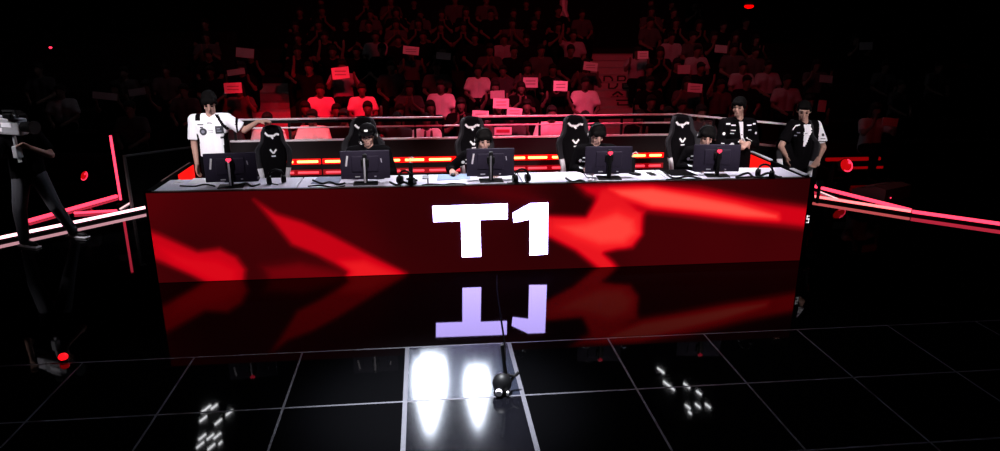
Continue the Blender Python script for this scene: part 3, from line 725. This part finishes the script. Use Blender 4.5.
# ------------------------------------------------------------------ LED strips at the stage edge
def strip(label, a, b_, r, m, lift=.0):
    a = V(a); b_ = V(b_); org = a.lerp(b_,.5); d = (b_-a); L = d.length; ang = math.atan2(d.y, d.x)
    t = thing('led_strip', label, 'led strip', (org.x,org.y,0), ang)
    h0 = min(a.z, b_.z)
    bm = BM(); box(bm, (0,r+.012,h0*.5), (L,.02,max(.01,h0+r))); obj('channel', bm, blk, t)
    bm = BM(); box(bm, (0,0,h0), (L,r*2,r*2), bev=r*.4); obj('light_tube', bm, m, t)
zb = .058
strip('brightest white pink LED strip at the left stage edge reaching the desk', atz(-30,244,zb), atz(148,206.8,zb), .018, led_hot)
strip('thick red LED strip slanting up behind the camera operator', atz(28,221,.02), atz(117,196,.02), .024, led_red)
strip('thin red LED strip between the operator and the upright LED post', atz(74,213,.02), atz(117,210.5,.02), .016, led_red)
strip('thin pale strip on the floor running to the desk left corner', atz(120,209,.01), atz(141,196,.01), .009, mat('led_pale_rose', (.1,.05,.05), .5, emit=(1,.62,.65), es=1.3))
strip('lower pink LED strip running from desk right corner along stage edge', atz(812,196,zb), atz(911,211.3,zb), .018, led_rose)
strip('long red LED strip leaving the picture at right', atz(912,211.5,zb), atz(1030,228,zb), .022, led_red)
strip('upper pink LED strip slanting down from behind the desk right corner', atz(806,184,zb), atz(911,210.3,zb), .024, led_red)
strip('short white strip on the floor near the desk right corner', atz(818,190.8,.01), atz(838,199,.01), .008, mat('led_pale_rose', (.1,.05,.05), .5, emit=(1,.62,.65), es=1.3))
g = atz(121.5,206,0)
t = thing('led_post', 'upright thin red LED post on the floor left of the desk', 'led post', g)
bm = BM(); box(bm, (0,.02,.02), (.12,.12,.04), bev=.008); obj('foot', bm, blk, t)
bm = BM(); box(bm, (0,.03,.56), (.05,.03,1.04)); obj('back_channel', bm, blk, t)
bm = BM(); box(bm, (0,.005,.58), (.036,.022,.98), bev=.008); obj('light_tube', bm, led_red, t)
# floor moving lights
dimred = mat('led_dim_red_bar', (.05,0,0), .5, emit=(1,.0,.005), es=.22)
strip('dim red LED bar glowing behind the red moving head lamp at right', at(826,159.5,4.3), at(880,158.5,4.3), .03, dimred)
strip('dimmer lower red LED bar behind the red moving head lamp at right', at(848,168,4.1), at(884,167,4.1), .02, dimred)
def moving_head(label, g, rz, s=1, tilt=25):
    t = thing('moving_head_light', label, 'stage light', g, rz)
    bm = BM(); box(bm, (0,0,.06*s), (.26*s,.2*s,.12*s), bev=.015); obj('light_base', bm, blk, t)
    bm = BM()
    for sx in (-1,1): box(bm, (sx*.14*s,0,.25*s), (.03*s,.09*s,.28*s), bev=.008)
    box(bm, (0,0,.135*s), (.3*s,.09*s,.03*s)); obj('yoke', bm, blk, t)
    d = V((0,-math.cos(R(tilt)),math.sin(R(tilt)))); c = V((0,0,.31*s))
    bm = BM(); cone(bm, c-d*.1*s, c+d*.11*s, .08*s, .105*s, 18); ell(bm, c-d*.1*s, .08*s); hd = obj('lamp_head', bm, blk, t, smooth=True); sx_ = V((1,0,0)); uz_ = d.cross(sx_)*-1
    bm = BM(); cone(bm, c+d*.108*s, c+d*.118*s, .098*s, .09*s, 18); obj('lens', bm, mat('lens_red', (.1,0,0), .4, emit=(1,.004,.006), es=.55), hd)
    bm = BM(); tube(bm, [c+d*.12*s+(sx_*math.cos(a)+uz_*math.sin(a))*.088*s for a in [R(-70)+PI*k/10 for k in range(12)]], .009*s, 6); obj('glow_ring', bm, led_dot, hd)
    bm = BM(); cone(bm, c+d*.119*s+V((.04*s,0,.04*s)), c+d*.125*s+V((.04*s,0,.04*s)), .022*s, .018*s, 10); obj('hot_spot', bm, led_dot, hd)
    return t
moving_head('red glowing moving head lamp on the floor right of the desk', atz(838,188,0), R(8), 1.15)
moving_head('small red moving head lamp on the floor behind left LED strips', atz(92,192,0), R(-30), .8)
g = atz(880,196,0)
t = thing('stage_wedge', 'dim grey brown wedge speaker on the floor at right', 'speaker', g, R(25))
bm = BM(); prism(bm, [(-.28,0),(.28,0),(.28,.10),(-.1,.22),(-.28,.2)], lambda u,v,w: (w,u,v), -.35, .35); obj('cabinet', bm, mat('dusty_brown', (.05,.03,.028), .8), t)
bm = BM(); box(bm, (0,.1,.166), (.6,.32,.008), rot=(R(-17.5),0,0)); obj('grille', bm, mat('grille_grey', (.09,.06,.055), .8), t)
bm = BM(); ell(bm, (-.2,-.285,.06), .011); obj('indicator', bm, led_dot, t)
g = atz(64,361,0)
t = thing('floor_lamp', 'small red indicator lamp on the dark floor at lower left', 'lamp', g)
bm = BM(); cone(bm, (0,0,0), (0,0,.02), .035, .03, 14); obj('lamp_base', bm, blk, t)
bm = BM(); ell(bm, (0,0,.04), (.038,.038,.03), None, 14, 8); obj('lamp_dome', bm, mat('lamp_dome_red', (.1,0,0), .4, emit=(1,.005,.01), es=1.7), t)
# floor camera on short mast with cable
g = atz(502,393,0)
t = thing('floor_camera', 'black floor camera with a short mast on the bright tile', 'camera', g)
bm = BM(); ell(bm, (0,.0,.085), (.075,.07,.085), None, 18, 12); box(bm, (0,0,.02), (.12,.11,.035), bev=.012); hb = obj('camera_shell', bm, blk, t, smooth=True)
bm = BM(); cone(bm, (-.03,-.06,.05), (-.035,-.085,.045), .026, .026, 14); obj('lens', bm, silver, hb)
bm = BM(); cone(bm, (.035,-.065,.02), (.035,-.075,.05), .010, .010, 8); obj('white_plug', bm, rim, hb)
bm = BM(); tube(bm, [(.03,.02,.14),(.02,.02,.22),(.0,.02,.40)], [.018,.014,.014], 8); obj('mast', bm, blk, t)
bm = BM(); tube(bm, [(.06,.02,.07),(.09,.02,.12),(.135,.03,.155)], .013, 8); tube(bm, [(.03,.02,.15),(.09,.02,.13)], .012, 8); obj('bracket', bm, blk, t)
pts = [(501.5,392),(505,362),(504.5,342),(500,312),(497,290),(497,276)]
w_ = [atz(x,y,0)+V((0,0,.009)) for x,y in pts]; w_[0] = g+V((.02,.09,.012))
bm = BM(); tube(bm, [q-w_[1] for q in w_], .008, 6)
tag(obj('floor_cable', bm, deep, None, w_[1], smooth=True), 'thin black cable on the floor from the desk to the floor camera', 'cable')

# ------------------------------------------------------------------ lamps hung under the roof
def hung_light(label, outline, Y):
    """tall lamp panel facing the stage; its outline is given where the floor mirrors it"""
    q = [at(x, y, Y) for x, y in outline]; q = [V((v.x, 0, -v.z)) for v in q]
    c = V((sum(v.x for v in q)/len(q), 0, sum(v.z for v in q)/len(q)))
    t = thing('stage_floodlight', label, 'stage light', (c.x, Y, c.z))
    bm = BM(); prism(bm, [((v.x-c.x)*1.08, (v.z-c.z)*1.02) for v in q], lambda u,v,w: (u, w, v), .012, .22); obj('lamp_can', bm, blkm, t)
    bm = BM(); prism(bm, [(v.x-c.x, v.z-c.z) for v in q], lambda u,v,w: (u, w, v), -.012, .01); obj('lens', bm, lens_w, t)
    bm = BM(); cone(bm, (0,.12,.3), (0,.12,10-c.z), .03); obj('hanger', bm, blkm, t)
def mirror(px, py, h): q = atz(px, py, -h); return V((q.x,q.y,h))
hung_light('white floodlight hung from the roof, left of the pair', [(415,361),(430,357),(445,361),(446,385),(441,408),(436,428),(431,436),(425,432),(420,412),(414,388)], 4.05)
hung_light('white floodlight hung from the roof, right of the pair', [(466,372),(476,368),(488,371),(489,390),(486,408),(482,424),(478,430),(474,424),(469,406),(465,390)], 4.05)
def cell_light(label, cells, h, length, ang):
    c0 = mirror(sum(c[0] for c in cells)/len(cells), sum(c[1] for c in cells)/len(cells), h)
    t = thing('pixel_light', label, 'stage light', c0)
    bm = BM(); box(bm, (0,0,.1), (1.5,1.8,.08)); cone(bm, (0,0,.13), (0,0,9.98-h), .04); obj('light_frame', bm, blkm, t)
    for c in cells:
        q = mirror(c[0], c[1], h)-c0; L = length*(c[2] if len(c) > 2 else 1)
        bm = BM(); box(bm, (q.x,q.y,.04), (L,.022,.03), rot=(0,0,ang)); obj('light_cell', bm, glint, t)
cell_light('pixel LED array hung from the roof on the left', [(206,407,1.4),(214,405),(229,411),(203,417),(218,420),(202,435),(210,435),(217,434),(200,443),(211,445),(220,441,.5)], 5, .2, R(66))
cell_light('pixel LED array hung from the roof on the right', [(661,369,1.6),(669,384,2.4),(687,384,1.3),(699,391,1.0),(688,405),(698,404),(708,404),(690,411,.6)], 5, .17, R(-74))
def tiny(label, px, py, Y, r, m, post):
    p = at(px, py, Y); t = thing('aisle_light', label, 'light', (p.x,p.y,post))
    bm = BM(); cone(bm, (0,0,0), (0,0,p.z-post-r*.6), .03, .02, 10); obj('light_post', bm, blk, t)
    bm = BM(); ell(bm, (0,-.02,p.z-post), (r,r*.8,r*.7), None, 14, 8); obj('bulb', bm, m, t)
# ------------------------------------------------------------------ tribune
RY = lambda k: 3.75+.9*k
RZk = lambda k: -.14+.26*k if k else .07
NR = 9
tribm = mat('tribune_black', (.010,.006,.007), .9, spec=.05)
stairm = mat('stair_rose_paint', (.34,.27,.28), .85, spec=.08, var=.18, scale=7)
def stair_range(k): return None
# stair edges: right edge of centre stairs and width
ST = [(lambda Y: 3.42+.30*(Y-6), 1.25), (lambda Y: -3.385-.184*(Y-7.), 1.12)]
def in_stair(x, Y):
    for f_, w in ST:
        xr_ = f_(Y); 
        if xr_-w < x < xr_: return True
    return False
bm = BM()
X0, X1 = -12.5, 16
for k in range(NR):
    y0 = RY(k)-.38; z = RZk(k)
    zb_ = -.3
    xa_, xb_ = (-4.1, 5.3) if k == 0 else (X0, X1)
    box(bm, ((xa_+xb_)/2, y0+.45, (z+zb_)/2), (xb_-xa_, .9, z-zb_))
    segs = []
    if k > 0:
        edges = sorted([(f_(RY(k))-w, f_(RY(k))) for f_, w in ST]); cur = X0
        for a, b_ in edges: segs.append((cur, a)); cur = b_
        segs.append((cur, X1))
    else: segs = [(-4.1,5.3)]
    for a, b_ in segs: box(bm, ((a+b_)/2, RY(k)+.12, z+.20), (b_-a, .42, .40))
tr = struct(obj('trim_1', bm, tribm)); tr.name = 'tribune_steps'
def stairs(name, f_, w, k0, k1):
    bm = BM(); recs = []
    for s in range(k0*2, k1*2):
        Y = RY(0)-.38+.45*s; z0 = -.14+.13*(s-1); z1 = z0+.13
        xr_ = f_(Y); box(bm, (xr_-w/2, Y+.225-.03, (z1+z0-.3)/2+.004), (w, .51, z1-z0+.3)); recs.append((Y-.062, z0+.004, z1+.004, xr_))
        # dark nosing line
    o = struct(obj(name, bm, stairm)); return o, recs
st1, recs = stairs('stairs_centre', *ST[0], 1, 8)
st2, recs2 = stairs('stairs_left', *ST[1], 1, 6)
def clip(poly, lo, hi):
    for sgn, lim in ((1,lo),(-1,-hi)):
        out = []
        for i in range(len(poly)):
            a = poly[i]; b_ = poly[(i+1)%len(poly)]; da = sgn*a[1]-lim; db = sgn*b_[1]-lim
            if da >= 0: out.append(a)
            if (da >= 0) != (db >= 0):
                u = da/(da-db); out.append((a[0]+(b_[0]-a[0])*u, a[1]+(b_[1]-a[1])*u))
        poly = out
        if not poly: return []
    return poly
def bar2(x0,y0,x1,y1,w):
    dx, dy = x1-x0, y1-y0; L = math.hypot(dx,dy); nx, ny = -dy/L*w/2, dx/L*w/2
    return [(x0+nx,y0+ny),(x0-nx,y0-ny),(x1-nx,y1-ny),(x1+nx,y1+ny)]
GL = {'D': [(0,0,0,1),(0,1,.55,1),(0,0,.55,0),(.55,1,.85,.75),(.85,.75,.85,.25),(.85,.25,.55,0)],
      'B': [(0,0,0,1),(0,1,.6,1),(0,.52,.6,.52),(0,0,.62,0),(.6,1,.78,.88),(.78,.88,.78,.64),(.78,.64,.6,.52),(.6,.52,.85,.38),(.85,.38,.85,.12),(.85,.12,.62,0)],
      '손': [(.5,1,.12,.66),(.5,1,.88,.66),(.5,.66,.5,.46),(.0,.46,1,.46),(.14,.28,.14,.0),(.14,.0,.92,.0)]}
def stair_text(ch, px0, px1, ptop, pbot, recs, parent):
    """letter painted over the risers: each riser shows its slice"""
    best = sorted(recs, key=lambda r: abs(proj((r[3]-.7, r[0], (r[1]+r[2])/2))[1]-(ptop+pbot)/2))[:2]; best.sort(key=lambda r: r[0])
    n = len(best); tot = .13*n
    x0 = at(px0, (ptop+pbot)/2, best[0][0]).x; x1 = at(px1, (ptop+pbot)/2, best[0][0]).x
    bm = BM()
    ht = .24; base = .01
    for (a,b_,c,d) in GL[ch]:
        poly = bar2(x0+(x1-x0)*a, base+ht*b_, x0+(x1-x0)*c, base+ht*d, .042)
        for i, r_ in enumerate(best):
            q = clip(poly, .13*i, .13*(i+1))
            if len(q) > 2: bm.faces.new([bm.verts.new((x, r_[0]-.004, r_[1]+v-.13*i)) for x, v in q])
    obj('painted_letter', bm, mat('letter_dark', (.012,.004,.006), .8), parent)
stair_text('D', 609, 619, 76, 87, recs, st1); stair_text('B', 623, 633, 76, 87, recs, st1); stair_text('손', 616, 630, 94, 106, recs, st1)

# ------------------------------------------------------------------ audience
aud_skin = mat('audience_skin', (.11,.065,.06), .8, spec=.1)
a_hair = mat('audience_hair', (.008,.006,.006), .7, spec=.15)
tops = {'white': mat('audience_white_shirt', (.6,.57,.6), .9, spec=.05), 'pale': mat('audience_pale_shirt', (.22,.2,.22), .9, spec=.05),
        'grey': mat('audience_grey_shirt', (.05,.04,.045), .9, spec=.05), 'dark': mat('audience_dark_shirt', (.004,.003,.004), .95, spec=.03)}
def proto(kind):
    base = dict(hip=(0,.1,.50), neck=(0,.08,.965), head=(0,.05,1.13), sh=[(-.18,.08,.925),(.18,.08,.925)], hj=[(-.1,.05,.50),(.1,.05,.50)], kn=[(-.13,-.30,.48),(.13,-.30,.48)],
                an=[(-.13,-.30,.09),(.13,-.30,.09)], toe=[(-.14,-.5,.05),(.14,-.5,.05)])
    if kind == 'lap': base.update(el=[(-.25,.0,.68),(.25,.0,.68)], wr=[(-.12,-.16,.60),(.12,-.16,.60)])
    if kind == 'sign': base.update(el=[(-.26,-.12,.76),(.26,-.12,.76)], wr=[(-.19,-.24,.93),(.19,-.24,.93)])
    if kind == 'clap': base.update(el=[(-.24,-.06,.70),(.24,-.06,.70)], wr=[(-.05,-.20,.89),(.05,-.20,.89)])
    if kind == 'up': base.update(el=[(-.29,.0,1.0),(.25,.0,.68)], wr=[(-.23,-.06,1.24),(.12,-.16,.60)])
    if kind == 'stand': base.update(hip=(0,.03,.93), neck=(0,.02,1.39), head=(0,-.01,1.55), sh=[(-.18,.02,1.35),(.18,.02,1.35)], el=[(-.24,.0,1.08),(.24,.0,1.08)], wr=[(-.22,-.1,.86),(.22,-.1,.86)],
        hj=[(-.09,.03,.88),(.09,.03,.88)], kn=[(-.1,0,.47),(.1,0,.47)], an=[(-.1,.03,.08),(.1,.03,.08)], toe=[(-.12,-.2,.05),(.12,-.2,.05)])
    hair = {'lap':'short','sign':'long','clap':'long','up':'short','stand':'short'}[kind]
    hd = {'up': ((0,0,1),(0,-1,0),.3)}.get(kind)
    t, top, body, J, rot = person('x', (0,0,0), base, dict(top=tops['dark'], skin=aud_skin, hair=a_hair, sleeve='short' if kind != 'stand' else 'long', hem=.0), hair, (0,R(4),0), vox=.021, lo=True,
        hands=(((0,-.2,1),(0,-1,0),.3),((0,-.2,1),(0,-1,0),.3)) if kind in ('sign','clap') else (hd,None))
    meshes = {}
    for c in list(t.children):
        nm = c.name.split('.')[0]; meshes.setdefault(nm, []).append(c.data); bpy.data.objects.remove(c)
    bpy.data.objects.remove(t)
    return meshes
PROTO = {k: proto(k) for k in ('lap','sign','clap','up','stand')}
TOPM = {}
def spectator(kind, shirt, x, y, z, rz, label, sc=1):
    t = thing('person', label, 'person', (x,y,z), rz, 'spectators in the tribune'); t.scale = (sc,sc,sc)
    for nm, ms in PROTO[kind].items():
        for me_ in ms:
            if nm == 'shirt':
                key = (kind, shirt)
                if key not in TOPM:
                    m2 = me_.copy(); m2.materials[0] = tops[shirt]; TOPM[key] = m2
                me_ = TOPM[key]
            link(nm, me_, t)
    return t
signm = mat('paper_sign_card', (.70,.66,.72), .8, spec=.05, var=.05); signd = mat('paper_sign_grey', (.34,.31,.34), .8, spec=.05)
# explicit people: (px of torso, py of torso, shirt, pose)
EXP = [(363,111,'white','lap'),(321,108,'white','lap'),(338,93,'pale','lap'),(392,92,'grey','lap'),(376,50,'pale','lap'),(441,112,'white','lap'),(410,110,'grey','clap'),
 (429,112,'pale','lap'),(478,90,'white','lap'),(460,74,'pale','lap'),(585,110,'white','lap'),(608,110,'white','lap'),(504,58,'pale','lap'),(648,70,'pale','lap'),(672,48,'pale','lap'),(697,70,'pale','lap'),
 (312,131,'white','lap'),(297,131,'white','lap'),(327,129,'dark','lap'),(340,128,'grey','lap'),(375,131,'dark','clap'),(409,130,'dark','lap'),(427,131,'white','clap'),(440,130,'dark','lap'),(397,131,'grey','up'),
 (552,131,'white','lap'),(521,131,'grey','lap'),(536,131,'white','lap'),(570,131,'pale','lap'),(585,130,'white','lap'),(268,131,'white','lap'),(252,131,'pale','lap'),(283,131,'grey','lap'),
 (300,100,'pale','lap'),(490,74,'grey','clap'),(476,70,'grey','up'),(437,80,'grey','lap'),(494,58,'grey','up'),(573,55,'pale','up'),(510,68,'grey','lap'),(722,92,'grey','up'),(742,88,'pale','lap'),(718,108,'grey','lap'),(733,70,'grey','lap'),
 (540,99,'dark','clap'),(552,100,'dark','lap'),(568,102,'dark','up'),(310,95,'dark','up'),(333,62,'dark','up'),(357,66,'dark','up'),(665,85,'dark','up'),
 (455,9,'grey','lap'),(470,9,'grey','lap'),(487,9,'grey','lap'),(640,128,'dark','clap'),(660,128,'dark','lap'),
 (60,100,'pale','lap'),(90,116,'pale','lap'),(125,92,'grey','lap'),(130,122,'grey','lap'),(40,92,'grey','lap'),(168,96,'grey','lap'),(185,112,'grey','lap'),
 (806,85,'grey','lap'),(835,86,'grey','lap'),(884,88,'grey','lap'),(938,84,'grey','lap'),(901,104,'grey','lap'),(786,106,'pale','lap'),(893,128,'pale','lap'),(768,84,'pale','lap')]
SIGN = [(340.5,73,15,10,1),(411,50.5,14,7,1),(428,56,13,6,0),(443.5,56,13,6,0),(501,103.5,14.5,9,1),(497.5,94.5,13,7,0),(480.5,115.5,15,9,1),(514.5,112,14,7.5,1),(530.5,82.5,13.5,9,1),(560.5,86,13,9,1),
 (590.5,66.5,13,7.5,1),(575,74,12,7,1),(643,55,10,7,1),(695,88,14,8,1),(684,69.5,12,8,0),(233,88,15,9,1),(236,72,15,5,0),(245,53,15,8,0),(721,49,12,7,0),(826,79,13,7,0),(822,106,8,11,0),(867,126,14,8,0),(890,122,16,8,0),(137,92,14,6,0),(105,96,20,6,0),(811,65,12,6,0),(866,46,13,7,0)]
def row_of(px, py, dz):
    best = None
    for k in range(NR):
        p = at(px, py, RY(k)); e_ = abs(p.z-(RZk(k)+dz))
        if best is None or e_ < best[0]: best = (e_, k, p)
    return best[1], best[2]
rows = {k: [] for k in range(NR)}
for px, py, sh_, ps in EXP:
    k, p = row_of(px, py, .82)
    if py > 122: k = 0
    x = at(px, py, RY(k)).x
    rows[k].append([x, sh_, ps, None])
for s in SIGN:
    k, p = row_of(s[0], s[1], 1.02)
    if s[1] > 110 and 470 < s[0] < 520: k = 0
    elif s[1] < 118: k = max(k, 1)
    p = at(s[0], s[1], RY(k)-.36)
    near = [q for q in rows[k] if abs(q[0]-p.x) < .34]
    if near and near[0][3] is None: near[0][2] = 'sign'; near[0][0] = p.x; near[0][3] = (p, s)
    else: rows[k].append([p.x, 'grey' if s[4] else 'dark', 'sign', (p, s)])
for k in range(NR):
    y = RY(k); xa, xb = at(208, 60, y).x, at(762, 60, y).x
    if k > 6: xa, xb = at(300,20,y).x, at(700,20,y).x
    if k == 0: rows[k] = [q for q in rows[k] if q[0] > -3.9]
    if k == 8: rows[k] = [q for q in rows[k] if abs(q[0]-at(564,20,RY(8)).x) > .6]
    keep = []
    rank = {'white':0,'pale':1,'grey':2,'dark':3}
    for q in sorted(rows[k], key=lambda q: (q[3] is None, rank[q[1]])):       # the clearest people first, shoulders never touching
        if all(abs(q[0]-w_[0]) > .455 for w_ in keep): keep.append(q)
    x = max(xa, -3.8) if k == 0 else xa
    while x < xb:
        free = all(abs(x-q[0]) > .48 for q in keep)
        if k == 8 and abs(x-at(564,20,RY(8)).x) < .6: free = False
        if free and not (k > 0 and (in_stair(x-.22, y) or in_stair(x+.22, y))):
            if random.random() < .88: keep.append([x, random.choice(['dark']*7+['grey']*2), random.choice(['lap','lap','clap']), None])
            x += .50+random.uniform(0,.12)
        else: x += .04
    rows[k] = sorted(keep, key=lambda q: q[0])
nspec = 0; nsign = 0
for k in range(NR):
    for i, (x, sh_, ps, sg) in enumerate(rows[k]):
        nth = ORD[i] if i < len(ORD) else 'far right'
        clothes = {'white':'white shirt','pale':'pale shirt','grey':'grey shirt','dark':'dark clothes'}[sh_]
        act = {'lap':'seated','clap':'with raised hands','sign':'holding a sign','up':'raising one arm','stand':'standing'}[ps]
        spectator(ps, sh_, x, RY(k), RZk(k), R(random.uniform(-10,10)), f'spectator in {clothes} {act}, {nth} from left in {ORD[k]} tribune row', random.uniform(.95,1.05)); nspec += 1
        if sg:
            p, s = sg; sc = (RY(k)-CAM.y)/FOC*1.06
            bm = BM(); box(bm, (0,0,0), (s[2]*sc,.012,s[3]*sc), rot=(R(-8),R(random.uniform(-8,8)),0))
            o_ = obj('paper_sign', bm, signm if s[4] else signd, None, p); nsign += 1
            tag(o_, f'{"pale" if s[4] else "dim grey"} paper sign held by spectator {nth} from left in {ORD[k]} tribune row', 'sign', 'paper signs held up by spectators')
            if s[4]:
                bm = BM(); w, h = s[2]*sc, s[3]*sc
                for q in range(2): box(bm, (0,-.009,h*(.15-.3*q)), (w*.66,.003,h*.1))
                pr_ = obj('scribble', bm, signd, o_); pr_.rotation_euler = (R(-8),0,0)
p = at(564,20,RY(8)); q = spectator('stand', 'white', p.x, RY(8), RZk(8)-.02, R(75), 'spectator in pale top standing alone high above the seated crowd', .9)
# sign held behind the rail at centre
p = at(503,131,RY(0)-.36)
bm = BM(); box(bm, (0,0,0), (.27,.012,.115)); o_ = obj('paper_sign', bm, signm, None, p); tag(o_, 'framed paper sign seen between the rails right of the centre player', 'sign', 'paper signs held up by spectators')
bm = BM(); box(bm, (0,-.009,0), (.21,.004,.05)); obj('scribble', bm, mat('sign_red', (.4,.04,.08), .8), o_)
# aisle and hall lights
tiny('small red light far away at upper left', 51, 47.5, 9.5, .035, led_dot, RZk(6)); tiny('small red light far away at the upper right', 964.5, 71.5, 9.0, .03, led_dot, RZk(5))
p = at(749, 6, 12.4); t = thing('hall_lamp', 'red hanging lamp at the top edge of picture, right of centre', 'lamp', p)
bm = BM(); ell(bm, (0,0,-.01), (.13,.13,.06), None, 18, 10); obj('lamp_bowl', bm, led_glow, t, smooth=True)
bm = BM(); cone(bm, (0,0,.03), (0,0,.14), .14, .08, 18); cone(bm, (0,0,.13), (0,0,10-p.z), .012); obj('lamp_shade', bm, mat('lamp_shade_red', (.12,.01,.01), .6), t)

# ------------------------------------------------------------------ lights
def spot(name, loc, aim, power, col=(1,1,1), size=40, blend=.6, rad=.25, spec=1.0):
    l = bpy.data.lights.new(name, 'SPOT'); l.energy = power; l.color = col; l.spot_size = R(size); l.spot_blend = blend; l.shadow_soft_size = rad
    l.specular_factor = spec
    o = bpy.data.objects.new(name, l); COL.objects.link(o); o.location = loc
    o.rotation_euler = (V(aim)-V(loc)).to_track_quat('-Z','Y').to_euler(); return o
wc = (1,.95,1)
for i, (x, pw) in enumerate(((-2.9,120),(-1.5,420),(.0,1500),(1.5,1700),(2.8,1500))):
    spot('stage_top_light', (x,1.5,6.5), (x,.75,.9), pw, wc, 22, .7)
spot('front_light_player', (-3.9,-3.6,4.6), (-3.2,1.3,1.5), 4000, wc, 12, .5, .7)
spot('front_light_staff', (4.4,-3.6,4.5), (4.15,1.25,1.42), 2700, (1,.92,.95), 11, .5, .7)
spot('front_light_coach', (2.4,-3.6,4.5), (3.28,1.3,1.42), 2100, (1,.92,.95), 10, .5, .7)
for x in (-1.40,-.04,1.34,2.68): spot('front_light_seat', (x+.15,-3.8,4.3), (x,.8,1.40), 3000, (1,.93,.95), 10, .5, .5)
spot('rim_light', (0,3.6,6.8), (0,.9,1.2), 700, wc, 50, .5)
spot('operator_light', (-8.5,-1.5,5.5), (-5.75,1.4,1.4), 1500, wc, 14, .6)
spot('tile_light', (-.75,-2.9,5.2), (-.66,-2.75,0), 9500, (.9,.93,1), 27, 1.0)
spot('crowd_light_centre', (1.2,-1.5,7.6), (.9,4.5,.7), 6800, (1,.075,.17), 27, 1.0)
spot('crowd_light_left', (-1.6,-1.0,7.4), (-2.7,5.3,.8), 6500, (1,.001,.018), 23, .9)
spot('crowd_light_wide', (1.0,-2.0,8.5), (1.0,7.0,1.4), 1500, (1,.03,.07), 70, .9)
spot('red_wash_right', (6.5,2.0,4.5), (5.9,3.4,.2), 60, (1,.02,.02), 50, .9)
w = bpy.data.worlds.new('dark_hall'); S.world = w; w.use_nodes = True
w.node_tree.nodes['Background'].inputs[0].default_value = (.001,.0006,.0008,1)
vs_ = S.view_settings; vs_.view_transform = 'Standard'; vs_.look = 'None'; vs_.exposure = 0; vs_.gamma = 1; vs_.use_curve_mapping = False
print('spectators', nspec, 'signs', nsign)
